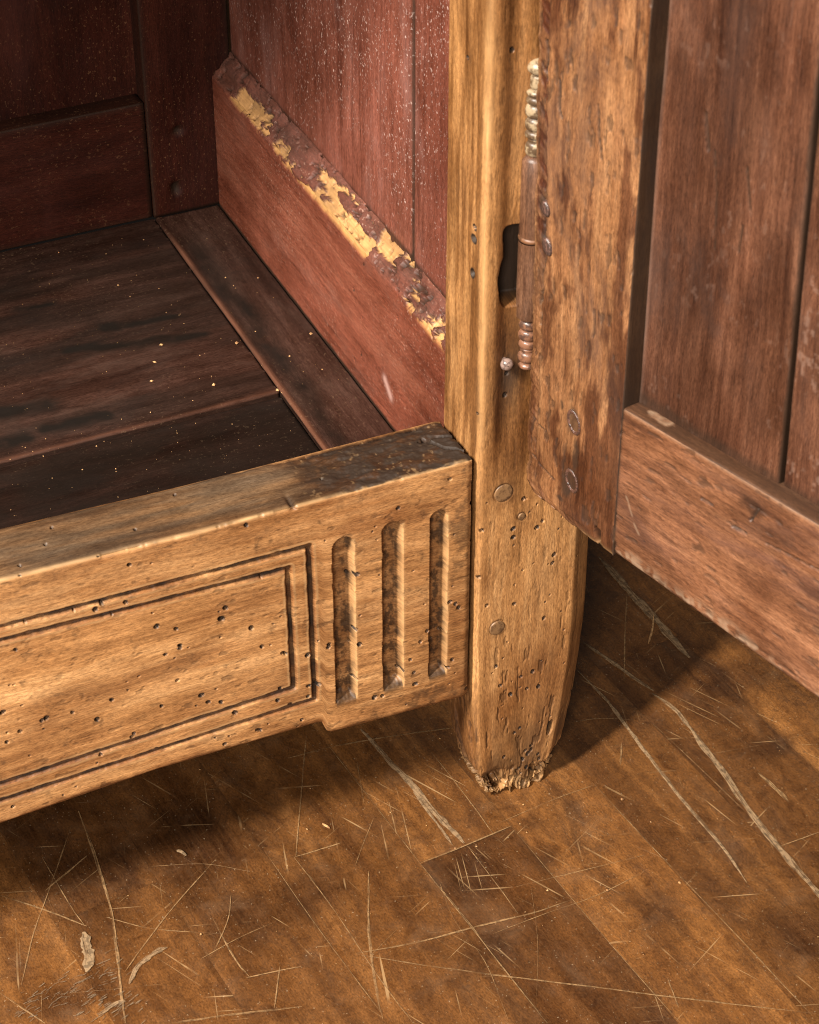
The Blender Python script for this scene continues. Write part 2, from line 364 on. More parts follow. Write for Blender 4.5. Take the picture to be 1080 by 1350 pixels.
M['finial'] = simple('worn_cream_metal', (0.27, 0.195, 0.115), 0.42, metal=0.0, col2=(0.07, 0.04, 0.02), cut=(0.42, 0.56), spec=0.5, scale=210)
M['bead'] = simple('varnished_brown_metal', (0.17, 0.075, 0.04), 0.32, metal=0.0, col2=(0.06, 0.03, 0.02), spec=0.5, scale=260)
M['barrel'] = simple('barrel_metal', (0.20, 0.095, 0.048), 0.5, (1, 1, 0.10), metal=0.0, col2=(0.04, 0.027, 0.02), scale=900, cut=(0.36, 0.60), bump=0.5, spec=0.5)
M['barrel'] = wood('dark_turned_barrel', (0.04, 0.021, 0.014), (0.11, 0.052, 0.029), (0.19, 0.095, 0.052), streak2=0.7, blotch=0.6, blotchcol=(0.025, 0.018, 0.014), rough=0.42)
M['ring'] = simple('brass_ring', (0.15, 0.065, 0.03), 0.45, metal=0.0)
M['knob'] = simple('pinkish_white_knob', (0.24, 0.16, 0.13), 0.28, metal=0.0, col2=(0.08, 0.05, 0.04), spec=0.6)
M['nail'] = simple('dark_nail_head', (0.045, 0.026, 0.02), 0.3, metal=0.0, scale=900, col2=(0.12, 0.06, 0.045), spec=0.6, bump=0.5)
M['peg'] = simple('dowel_peg', (0.20, 0.105, 0.045), 0.5, metal=0.0, scale=350, col2=(0.10, 0.05, 0.022))
M['pegglint'] = simple('varnished_peg', (0.10, 0.045, 0.03), 0.25, metal=0.0, scale=900, col2=(0.035, 0.018, 0.013), spec=0.55, bump=0.9)
def scratchy(name, col, cut, scale, **kw):
    m = simple(name, col, **kw); k = NT.__new__(NT); k.m = m; k.t = m.node_tree; k.n = k.t.nodes; k.l = k.t.links; k.b = k.n['Principled BSDF']
    k.put(k.b.inputs['Alpha'], k.rng(k.noise(k.vmul(k.attr('g', 'Vector'), (scale*0.2, scale*3.5, 1)), 1, 4, 0.7), cut-0.14, cut+0.14, 0, 0.85)); return m
M['scratch'] = scratchy('pale_scratch', (0.31, 0.175, 0.075), 0.47, 260, rough=0.6)
M['gouge'] = scratchy('bare_wood_gouge', (0.30, 0.185, 0.095), 0.43, 330, rough=0.65)
M['filler'] = scratchy('pale_filler', (0.30, 0.19, 0.10), 0.36, 330, rough=0.6)
M['flake'] = scratchy('grey_scuff', (0.20, 0.14, 0.085), 0.50, 600, rough=0.6)
M['crumb'] = simple('pale_wood_crumb', (0.48, 0.27, 0.11), 0.7, metal=0.0, scale=700, col2=(0.25, 0.12, 0.05))

# ------------------------------------------------------------------ floor
fl = raw_mesh('wooden_floor', [(-1.6, -1.3, FLOOR-0.0013), (1.6, -1.3, FLOOR-0.0013), (1.6, 1.6, FLOOR-0.0013), (-1.6, 1.6, FLOOR-0.0013)], [[0, 1, 2, 3]], {'g': [(0, 0, 0)]*4, 'dirt_shade': [1]*4, 'tone': [0.2]*4})
floor = link('wooden_floor', fl, M['floor']); floor['kind'] = 'structure'; floor['label'] = 'worn brown varnished parquet floor with scratches under the cupboard'
FST = [(250, 1110, .034, .03), (120, 1160, .03, .035), (60, 1080, .03, .03), (400, 1180, .02, .016), (620, 1150, .016, .02), (720, 1130, .008, .01), (1050, 1230, .02, .02), (960, 900, .02, .015), (1010, 985, .016, .01), (860, 1200, .012, .02), (700, 1085, .006, .005), (640, 1250, .02, .012), (90, 1310, .024, .012), (330, 1210, .012, .02)]
PA = R(-84.6); PD = np.array([math.cos(PA), math.sin(PA)]); PN = np.array([-PD[1], PD[0]])
def plank(w0, w1, l0, l1, tone, dz, seed, fine):
    st = 0.0022 if fine else 0.02
    gap = 0.00002
    L = lens((l0+gap, l1-gap, st)); W = lens((w0+gap, w1-gap, st))
    n, m = len(L), len(W)
    l = np.repeat(L[:, None], m, 1); w = np.repeat(W[None], n, 0)
    e = np.minimum(np.minimum(w-w0, w1-w), np.minimum(l-l0, l1-l))
    z = FLOOR + dz + 0.00025*(fbm(l*30, w*60, 2, seed)-0.5) - 0.00005*(1-sstep(0, 0.0006, e))
    p = l[..., None]*PD + w[..., None]*PN
    co = np.concatenate([p, z[..., None]], -1)
    dirt_shade = [0.0, 0.2, 0.45][seed % 3]*(1-sstep(0.0, 0.0010, e))*sstep(0.4, 0.62, fbm(l*26, w*26, 3, seed+5))
    stain = np.zeros_like(l)
    for (u, v, rx, ry) in FST:
        c = atZ(u, v)[:2]; d = np.hypot((p[..., 0]-c[0])/rx, (p[..., 1]-c[1])/ry)
        stain = np.maximum(stain, sstep(1.25, 0.4, d + 0.9*(fbm(p[..., 0]*55, p[..., 1]*55, 4, 77)-0.5)))
    stain = stain*(0.5+0.7*fbm(p[..., 0]*90, p[..., 1]*90, 4, 78))
    idx = np.arange(n*m).reshape(n, m)
    q = np.stack([idx[:-1, :-1], idx[1:, :-1], idx[1:, 1:], idx[:-1, 1:]], -1).reshape(-1, 4)
    ring = np.concatenate([idx[0, :], idx[1:, -1], idx[-1, -2::-1], idx[-2:0:-1, 0]])
    low = co.reshape(-1, 3)[ring].copy(); low[:, 2] = FLOOR-0.0012
    k0 = n*m; r = len(ring); s = np.arange(r)
    q2 = np.stack([k0+r+s, k0+r+(s+1) % r, k0+(s+1) % r, k0+s], -1)
    co = np.concatenate([co.reshape(-1, 3), low, co.reshape(-1, 3)[ring]])
    g = np.stack([l+seed*1.31, w+seed*0.57, 0*l], -1).reshape(-1, 3); g = np.concatenate([g, g[ring], g[ring]])
    A = {'g': g, 'dirt_shade': np.concatenate([dirt_shade.ravel(), np.full(2*r, 0.5)]), 'tone': np.full(len(co), tone), 'stain': np.concatenate([stain.ravel(), np.zeros(2*r)])}
    # upward faces
    v = co[q[0]]; up = np.cross(v[1]-v[0], v[3]-v[0])[2]
    if up < 0: q = q[:, ::-1]
    else: q2 = q2[:, ::-1]
    return link('floor_plank', raw_mesh('floor_plank', co, np.concatenate([q, q2]), A), M['floor'], floor)
rnd = random.Random(4)
edges = [-0.425, -0.3775, -0.331, -0.2835, -0.2355, -0.188, -0.1405, -0.0935, -0.0385, 0.0072, 0.0535, 0.0985, 0.145, 0.191, 0.238, 0.285, 0.332, 0.38, 0.427]
cuts = {8: [-0.29, 0.0175, 0.27], 7: [-0.12, 0.30], 9: [-0.21, 0.22], 10: [-0.16, 0.25], 11: [-0.05, 0.33], 6: [-0.20, 0.14], 5: [-0.03, 0.32], 12: [-0.19, 0.15], 4: [-0.17, 0.2], 13: [-0.08, 0.24]}
tones = {(8, 1): 0.66, (8, 2): 0.12, (9, 1): 0.92, (10, 1): 0.50, (11, 1): 0.30, (11, 2): 0.40, (12, 1): 0.86, (7, 1): 0.45, (6, 1): 0.3, (6, 2): 0.42}
for i in range(len(edges)-1):
    c = [-0.5] + cuts.get(i, [rnd.uniform(-0.25, -0.1), rnd.uniform(0.15, 0.35)]) + [0.55]
    for j in range(len(c)-1):
        fine = 3 <= i <= 14
        plank(edges[i], edges[i+1], c[j], c[j+1], tones.get((i, j), rnd.uniform(0.25, 0.75)), rnd.uniform(-0.00008, 0.00008), i*7+j+1, fine)

# scratches, gouges and filler on the floor: thin real shells lying on the planks
def ribbons(name, items, mat, z0):
    co = []; q = []; g = []
    for pts, w, seed in items:
        p = catmull(pts, 16) if len(pts) > 2 else np.linspace(pts[0], pts[1], 40)
        n = len(p); t = np.gradient(p, axis=0); t /= np.linalg.norm(t, axis=1)[:, None]+1e-12
        nn = np.stack([-t[:, 1], t[:, 0]], -1); s = np.linspace(0, 1, n)
        ww = w*0.36*(0.25+0.75*np.minimum(1, np.minimum(s, 1-s)*7))*(0.55+0.8*fbm(s*n*0.22, 0*s, 3, seed))
        off = w*0.3*(fbm(s*n*0.12, 0*s+3, 3, seed+9)-0.5)
        a = p + nn*(ww+off)[:, None]; b = p - nn*(ww-off)[:, None]
        k = len(co)
        for i in range(n):
            co.append((*a[i], z0)); co.append((*p[i]+nn[i]*off[i], z0+0.00006)); co.append((*b[i], z0))
        for i in range(n-1):
            for j in (0, 1):
                q.append((k+i*3+j, k+i*3+j+1, k+i*3+j+4, k+i*3+j+3))
        al = np.concatenate([[0], np.cumsum(np.linalg.norm(np.diff(p, axis=0), axis=1))])
        for i in range(n):
            g += [(al[i], ww[i]+off[i], seed*0.7), (al[i], off[i], seed*0.7), (al[i], off[i]-ww[i], seed*0.7)]
    co = np.array(co); q = np.array(q)
    v = co[q]; nz = np.cross(v[:, 1]-v[:, 0], v[:, 3]-v[:, 0])[:, 2]; q[nz < 0] = q[nz < 0][:, ::-1]
    o = link(name, raw_mesh(name, co, q, {'g': g}), mat, floor); o['kind'] = 'stuff'; return o
def fp(*pts): return [tuple(atZ(u, v)[:2]) for u, v in pts]
SZ = FLOOR+0.00042
main = [
 (fp((470, 1258), (560, 1241), (622, 1224), (700, 1205), (755, 1187)), 0.0011, 1),
 (fp((470, 1259), (590, 1278), (690, 1291), (800, 1304), (900, 1317), (1075, 1337)), 0.0010, 2),
 (fp((390, 1130), (396, 1060), (404, 970)), 0.0008, 3), (fp((388, 1131), (450, 1112)), 0.0009, 4),
 (fp((388, 1131), (440, 1200), (500, 1290), (545, 1350)), 0.0006, 5),
 (fp((486, 1150), (486, 1220), (492, 1280), (505, 1345)), 0.0016, 6),
 (fp((104, 1070), (125, 1130), (145, 1195), (155, 1260), (160, 1310), (166, 1350)), 0.0018, 7),
 (fp((60, 1175), (115, 1129)), 0.0011, 8), (fp((0, 1181), (55, 1199), (115, 1222)), 0.0010, 9),
 (fp((94, 1090), (70, 1160), (45, 1230), (28, 1300)), 0.0007, 10),
 (fp((225, 1350), (310, 1338), (398, 1328)), 0.0013, 11), (fp((325, 1290), (365, 1281), (398, 1275)), 0.0008, 12),
 (fp((362, 1330), (369, 1275)), 0.0007, 13), (fp((165, 1282), (195, 1240), (230, 1195), (285, 1133)), 0.0008, 14),
 (fp((55, 1130), (90, 1190), (112, 1222)), 0.0006, 15), (fp((568, 991), (610, 1045), (652, 1102)), 0.0007, 16),
 (fp((618, 1118), (650, 1160), (683, 1205)), 0.0006, 17), (fp((554, 1139), (612, 1116), (674, 1090)), 0.0010, 18),
 (fp((670, 1345), (640, 1270), (600, 1215), (580, 1165)), 0.0004, 19),
 (fp((722, 1350), (650, 1260), (622, 1222), (580, 1170)), 0.0007, 20),
 (fp((380, 1000), (450, 983), (540, 968), (600, 960)), 0.0011, 21),
 (fp((850, 1150), (785, 1182), (720, 1205), (650, 1232)), 0.0005, 22), (fp((680, 1170), (770, 1148), (850, 1128)), 0.0005, 23),
 (fp((660, 1085), (730, 1055), (800, 1030)), 0.0005, 24), (fp((745, 955), (790, 948), (835, 950)), 0.0006, 25),
 (fp((827, 780), (824, 840), (823, 900)), 0.0007, 26), (fp((820, 980), (818, 1010)), 0.0010, 27),
 (fp((1000, 1020), (1020, 1038), (1040, 1058)), 0.0026, 28), (fp((1025, 1118), (1080, 1098)), 0.0006, 29),
 (fp((880, 1290), (895, 1330)), 0.0007, 30), (fp((480, 1060), (470, 1000)), 0.0005, 31),
 (fp((0, 1310), (30, 1330), (60, 1350)), 0.0009, 32), (fp((330, 1150), (270, 1140), (200, 1143)), 0.0004, 33),
 (fp((140, 1210), (200, 1225), (290, 1232)), 0.0005, 34), (fp((280, 1260), (300, 1215), (305, 1180)), 0.0006, 35),
 (fp((265, 1265), (310, 1240), (365, 1215)), 0.0005, 36), (fp((280, 1210), (310, 1265), (330, 1290)), 0.0009, 37),
]
main += [(fp((431, 981), (490, 1057), (554, 1139)), 0.0005, 71), (fp((554, 1139), (640, 1247), (721, 1350)), 0.0006, 72), (fp((674, 1090), (790, 1228), (897, 1350)), 0.0004, 73),
 (fp((781, 1032), (870, 1128), (980, 1243), (1071, 1340)), 0.0006, 74), (fp((861, 955), (930, 1020), (1013, 1100)), 0.0004, 75), (fp((350, 1124), (420, 1225), (505, 1339)), 0.0004, 76)]
rn = np.random.RandomState(11)
for i in range(38):
    u, v = rn.uniform(-150, 1150), rn.uniform(820, 1500)
    c = atZ(u, v)[:2]; a = rn.choice([R(-84), R(-20), R(15), R(60), R(-50)]) + rn.normal(0, 0.3)
    ln = rn.gamma(2.0, 0.009); d = np.array([math.cos(a), math.sin(a)]); b = np.array([-d[1], d[0]])*rn.normal(0, ln*0.05)
    main.append(([tuple(c-d*ln), tuple(c+b), tuple(c+d*ln)], rn.uniform(0.00012, 0.00032), 100+i))
ribbons('floor_scratches', main, M['scratch'], SZ)
gouge = [
 (fp((476, 962), (515, 1005), (545, 1037), (580, 1080), (612, 1113)), 0.0040, 51),
 (fp((545, 1045), (575, 1085), (597, 1115)), 0.0018, 58),
 (fp((905, 955), (950, 1015), (1000, 1085), (1050, 1147), (1110, 1215)), 0.0040, 52), (fp((860, 915), (890, 937), (910, 962)), 0.0028, 59),
 (fp((770, 848), (815, 880), (862, 912)), 0.0030, 53), (fp((790, 735), (830, 780), (870, 825), (910, 868)), 0.0058, 54),
 (fp((762, 885), (800, 925), (830, 965), (865, 1010), (895, 1050), (950, 1115), (985, 1165)), 0.0024, 55),
 (fp((170, 1298), (182, 1275), (200, 1260), (220, 1250)), 0.0034, 56),
 (fp((130, 1340), (150, 1325), (165, 1320)), 0.0026, 57),
]
ribbons('floor_gouges', gouge, M['gouge'], SZ+0.00012)
ribbons('floor_filler', [(fp((110, 1230), (113, 1245), (116, 1262), (113, 1283)), 0.0058, 61)], M['filler'], SZ+0.0002)
scuff = []
for i in range(90):
    t = rn.rand(); u = 20+t*140+rn.normal(0, 9); v = 1335-t*62+rn.normal(0, 11)
    scuff.append((fp((u-rn.uniform(2, 7), v+rn.uniform(0, 4)), (u+rn.uniform(2, 7), v-rn.uniform(0, 5))), rn.uniform(0.0002, 0.0008), 300+i))
for i in range(60):
    u, v = 140+rn.normal(0, 22), 1325+rn.normal(0, 12)
    scuff.append((fp((u-rn.uniform(2, 6), v+3), (u+rn.uniform(2, 6), v-3)), rn.uniform(0.0003, 0.0008), 600+i))
ribbons('floor_scuffs', scuff, M['flake'], SZ+0.00024)

# ------------------------------------------------------------------ the cupboard
cab = bpy.data.objects.new('wooden_cupboard', None); sc.collection.objects.link(cab)
cab.location = (0, 0, 0); cab.empty_display_size = 0.1
cab['label'] = 'old worm eaten wooden cupboard standing open on the parquet floor'; cab['category'] = 'cupboard'

# ---- front apron with carved frame and three flutes
def lerp(x, x0, y0, x1, y1): return y0 + (y1-y0)*(x-x0)/(x1-x0)
def zt_of(x): return np.interp(x, [-0.9, -0.1944, -0.117, -0.06, -0.0047], [0.1895, 0.1872, 0.1845, 0.1840, 0.1837])
def zb_of(x):
    b = np.interp(x, [-0.9, -0.208, -0.143, -0.074, -0.0715, -0.0695, -0.0675, -0.0041], [0.0686, 0.0684, 0.0715, 0.0702, 0.0695, 0.0640, 0.0625, 0.0592])
    return b
AD = 0.031
ZN0, ZN1 = 0.06, 0.184
Ps, Ns = poly([(0, ZN0), (AD, ZN0), (AD, ZN1), (0, ZN1)], [0.0012, 0.001, 0.0022, 0.0014], [0.003, 0.006, 0.00045, 0.00032])
def apron_place(x, y, z):
    zz = zb_of(x) + (z-ZN0)*(zt_of(x)-zb_of(x))/(ZN1-ZN0)
    return np.stack([x, y, zz], -1)
def pxh(lst, ox, oy, s, r): return [((ox+u/s), (oy+v/s), r) for u, v in lst]
ah = pxh([(64,495),(145,412),(312,436),(410,468),(613,346),(665,346),(780,342),(302,608),(322,592),(398,586),(50,737),(496,662),(558,670),(714,604),(795,667),(829,726),(570,722),(570,732),(524,751),(562,833),(895,745),(904,748),(974,752),(1041,718),(1040,727),(886,858),(977,850),(1008,846),(975,883),(879,896),(918,908),(638,880),(660,902),(700,902),(512,915),(354,895),(230,935),(9,934),(145,953),(308,957),(744,935)], 0, 550, 2.4, 1)
ah += pxh([(64,275),(22,309),(133,240),(147,233),(425,281),(418,292),(320,350),(712,314),(497,330),(98,465),(42,513),(815,270),(824,270),(955,237)], 0, 850, 2.4, 1)
ah += pxh([(337,635),(362,622),(358,840),(372,898),(358,1038),(432,1108),(463,1102),(730,245),(526,360),(640,845),(613,888),(703,858),(730,731),(752,738),(765,753),(574,959),(588,1010),(593,1055),(739,959),(722,990),(797,1075),(540,1005),(818,345),(820,490)], 350, 550, 3.0, 1)
rh = random.Random(9); aprh = []
for u, v, _ in ah:
    p = atY(u, v); aprh.append((p[0], p[2], rh.choice([0.0009, 0.0010, 0.0011, 0.0013])))
p = atY(292, 816); aprh.append((p[0], p[2], 0.0016))
for i in range(60): aprh.append((rh.uniform(-0.21, -0.005), rh.uniform(0.062, 0.178), rh.uniform(0.0004, 0.00055)))
for i in range(24): aprh.append((rh.uniform(-0.88, -0.22), rh.uniform(0.075, 0.178), 0.0024))
def apron_h(l, a, b, na, nb):
    P3 = apron_place(l, a, b); x = l; z = P3[..., 2]
    front = na < -0.6; top = nb > 0.6
    h = 0.00009*(fbm(x*90, z*640, 3, 3)-0.5) + 0.0005*(fbm(x*14, z*22+a*20, 3, 5)-0.5)
    dirt_shade = np.zeros_like(x); wear = np.zeros_like(x); tint = np.zeros_like(x)
    rag = (fbm(x*330, z*330, 3, 21)-0.5)
    # carved lines
    XL = -0.86
    outer = [(XL, 0.1672+0), (-0.197, 0.1655), (-0.0746, 0.1629), (-0.0743, 0.0837), (-0.2068, 0.0805), (XL, 0.080)]
    inner = [(XL, 0.161), (-0.1976, 0.1591), (-0.0837, 0.1551), (-0.0833, 0.0933), (-0.2058, 0.0891), (XL, 0.0885)]
    for pts, wd, dp in ((outer, 0.0016, 0.0020), (inner, 0.0016, 0.0019)):
        d = segdist(x, z, pts) + rag*0.0006 + 0.0006*(fbm(x*70, z*70, 3, 23)-0.5)
        k = 1-sstep(0.25, 1.0, d/wd)
        h -= np.where(front, dp*k, 0)
        dirt_shade = np.maximum(dirt_shade, np.where(front, np.clip(1.0*(1-sstep(0.35, 1.0, d/wd))*(0.25+1.1*fbm(x*170, z*170, 4, 31)), 0, 1), 0))
        wear = np.maximum(wear, np.where(front, 0.45*np.exp(-((d/wd-1.35)/0.3)**2), 0))
    # slight lowering of the field band between the two lines
    din = segdist(x, z, inner); dout = segdist(x, z, outer)
    # flutes
    for xc, z0, z1, hw, dp in ((-0.0607, 0.0772, 0.1628, 0.0046, 0.0040), (-0.0396, 0.0762, 0.1636, 0.0045, 0.0040), (-0.0195, 0.0757, 0.1628, 0.0039, 0.0037)):
        wob = 0.0005*(fbm(z*120, z*0, 2, int(-xc*9000))-0.5)
        zc1 = z1-hw
        d = np.hypot(x-xc-wob, np.maximum(0, z-zc1)) + rag*0.0003 + 0.0006*(fbm(z*95, x*60, 3, 79)-0.5)
        k = np.sqrt(np.clip(1-(d/hw)**2, 0, 1)); k = np.minimum(1, k*1.25)
        k = k*sstep(z0-0.0004, z0+0.0042, z + rag*0.002)
        h -= np.where(front, dp*1.2*k + 0.0006*k*(fbm(x*260, z*360, 4, 77, 0.6)-0.5), 0)
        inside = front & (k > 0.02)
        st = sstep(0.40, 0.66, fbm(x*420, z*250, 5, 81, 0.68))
        dirt_shade = np.maximum(dirt_shade, np.where(inside, np.clip(k*1.4, 0, 1)*(0.24+0.62*st), 0))
        dirt_shade = np.maximum(dirt_shade, np.where(front, 0.9*np.exp(-((z-z0-0.001)/0.0022)**2)*(np.abs(x-xc) < hw*0.95), 0))
        wear = np.maximum(wear, np.where(front, 0.55*np.exp(-((np.abs(x-xc-hw*1.0))/0.0007)**2)*(z > z0)*(z < z1-0.002), 0))
    # edge wear and chips along the top front arris
    et = zt_of(x)-z
    arr = np.exp(-(np.hypot(et, a)/0.0012)**2)
    chip = sstep(0.5, 0.75, fbm(x*130, 0*x, 4, 41))
    h -= arr*(0.0002+0.0016*chip)
    wear = np.maximum(wear, arr*(0.55+0.4*vn(x*150, 0*x, 5)))
    ed = np.exp(-((z-zb_of(x))/0.0016)**2)*front
    h -= ed*0.0008*fbm(x*160, 0*x, 3, 43)
    # the notch on the top edge
    pn = atY(387, 659)
    nd = np.exp(-((x-pn[0])/0.0011)**2)*np.exp(-((a-0.002)/0.006)**2)*(top | (et < 0.002))
    h -= nd*0.0016; dirt_shade = np.maximum(dirt_shade, nd*0.6)
    # right end of the top: chewed, dark and crumbly
    rt = sstep(-0.085, -0.045, x + 0.5*a + 0.02*(fbm(x*90, a*90, 3, 51)-0.5))
    h -= np.where(top, rt*(0.0026*(fbm(x*110, a*260, 5, 53, 0.62)-0.35) + 0.002*sstep(0.014, AD, a)*fbm(x*120, a*90, 3, 54)), 0)
    back = np.where(top, sstep(AD-0.005, AD, a), 0)
    h -= back*0.0012*fbm(x*110, a*100, 3, 57)
    tint = np.where(top, 0.15+0.75*rt, 0.0); grey = np.where(top, 0.92+0.5*(fbm(x*40, a*260, 4, 58)-0.5), 0.0)
    tint = np.maximum(tint, np.where(front, (0.10+0.34*sstep(0.40, 0.62, fbm(x*14, z*40, 5, 61, 0.6)))*sstep(0.150, 0.172, z+0.012*(fbm(x*30, z*40, 3, 62)-0.5)) + 0.30*sstep(0.50, 0.68, fbm(x*22, z*90, 5, 64, 0.62)), 0))
    dirt_shade = np.maximum(dirt_shade, np.where(top, rt*(0.35+0.6*sstep(0.36, 0.62, fbm(x*200, a*320, 4, 63))), 0))
    wear = np.maximum(wear, np.where(top, 0.35*rt*sstep(0.73, 0.78, fbm(x*560, a*460, 3, 66)), 0))
    # crack at the right end of the top
    ck = segdist(x, a, [(-0.004, 0.006), (-0.012, 0.012), (-0.017, 0.021)])
    ck2 = segdist(x, a, [(-0.0045, 0.0175), (-0.012, 0.020), (-0.019, 0.0195)])
    kk = np.where(top, 1-sstep(0.0003, 0.0010, np.minimum(ck, ck2)+0.0004*(rag)), 0)
    h -= kk*0.0030; dirt_shade = np.maximum(dirt_shade, kk)
    re = np.exp(-((x+0.0050)/0.0014)**2)
    h -= re*(0.0004+0.001*fbm(z*90, a*90, 3, 71))
    dirt_shade = np.maximum(dirt_shade, 0.7*re*front*fbm(z*140, 0*x, 3, 73))
    near = np.maximum(np.exp(-(np.maximum(dout-0.0012, 0)/0.0035)), np.exp(-(np.maximum(din-0.0012, 0)/0.0030)))
    near = np.maximum(near, np.exp(-(z-zb_of(x))/0.005))
    tint = np.maximum(tint, np.where(front, 0.80*near*sstep(0.30, 0.62, fbm(x*45, z*120, 4, 96, 0.6)), 0))
    stn = np.maximum(np.exp(-(((x+0.0090)/0.006)**2 + ((z-0.150)/0.022)**2)), 0.8*np.exp(-(((x+0.030)/0.03)**2 + ((z-0.0655)/0.006)**2)))
    stn = np.where(front, sstep(0.62, 0.92, 0.30*stn + fbm(x*230, z*190, 5, 97, 0.66)), 0)
    dirt_shade = np.maximum(dirt_shade, 0.55*stn)
    # small dents
    dent = sstep(0.72, 0.80, fbm(x*170, z*320, 3, 91))
    h -= np.where(front, dent*0.00016, 0); dirt_shade = np.maximum(dirt_shade, np.where(front, dent*0.35, 0))
    holes(h, dirt_shade, x, z, aprh, front)
    holes(h, dirt_shade, x, a, [(atZ(u/2.4, 550+v/2.4, 0.185)[0], atZ(u/2.4, 550+v/2.4, 0.185)[1], 0.0008) for u, v in [(165,358),(145,412),(553,243),(1018,187),(64,482),(428,357)]], top)
    return h, {'dirt_shade': np.clip(dirt_shade, 0, 1), 'wear': np.clip(wear*(0.6+0.8*fbm(x*200, z*200, 2, 95)), 0, 0.9), 'tint': np.clip(tint, 0, 1), 'grey': np.clip(grey, 0, 1)}
AL = lens((-0.886, -0.30, 0.006), (-0.30, -0.215, 0.0022), (-0.213, -0.0051, 0.00034))
sweep('front_apron', Ps, Ns, AL, apron_place, apron_h, M['apron'], cab)

# ---- corner post and foot
PXL, PXR, PYB = -0.0028, 0.0532, 0.0312
Pp, Np = poly([(PXL, 0), (0.0432, 0), (PXR, 0.0068), (PXR, 0.036), (PXL+0.004, 0.036), (PXL, PYB)], [0.0022, 0.0025, 0.002, 0.002, 0.001, 0.0012], [0.00034, 0.0005, 0.003, 0.004, 0.003, 0.0005])
ZB = FLOOR+0.0002
def post_place(z, x, y):
    xr = np.interp(z, [-0.009, 0.0004, 0.012, 0.0348, 0.06, 0.0768, 0.09], [0.0385, 0.0420, 0.0447, 0.0490, 0.0518, 0.0528, 0.0532])
    xl = np.interp(z, [-0.009, 0.003, 0.02, 0.06, 0.17, 0.19], [0.0055, 0.0022, -0.0005, -0.0022, -0.0030, -0.0028])
    yb = np.interp(z, [-0.009, 0.0, 0.008, 0.0185, 0.0306, 0.06], [0.0290, 0.0262, 0.0240, 0.0258, 0.0280, 0.0312])
    yf = np.interp(z, [-0.009, 0.01, 0.04], [0.0014, 0.0004, 0.0])
    xx = xl + (x-PXL)*(xr-xl)/(PXR-PXL); yy = yf + y*(yb-yf)/PYB
    zz = z + np.where(z < 0.002, 0.0042*(0.002-z)/0.011*sstep(0.40, 0.66, fbm(x*130, y*130, 3, 5)), 0)
    return np.stack([xx, yy, zz], -1)
ph = pxh([(205,268),(353,155),(315,262),(315,293),(420,235),(400,258),(461,355),(318,531),(424,581),(193,437),(220,537),(253,756),(269,823),(307,853),(345,790),(388,770),(369,831),(412,822),(347,970),(327,988),(285,1077),(405,1043),(345,1125),(455,385)], 560, 600, 2.7, 1)
ph += [(669.8, 494, 1), (667.5, 522.6, 1), (676.6, 67, 1)]
poh = [(atY(u, v)[0], atY(u, v)[2], rh.choice([0.0009, 0.0010, 0.0012])) for u, v, _ in ph]
for i in range(36): poh.append((rh.uniform(0, 0.045), rh.uniform(0.0, 0.16), rh.uniform(0.00035, 0.0005)))
for i in range(16): poh.append((rh.uniform(0.022, 0.040), rh.uniform(-0.003, 0.018), rh.uniform(0.0007, 0.0015)))
sideh = []
for u, v, r in ((616, 76, .0008), (625, 315, .0019), (623, 360, .0019), (626, 300, .0012), (641, 375, .001), (639, 540, .001), (636, 480, .0009), (633, 585, .0007), (628, 545, .0006)):
    p = atX(u, v, PXL); sideh.append((p[1], p[2], r))
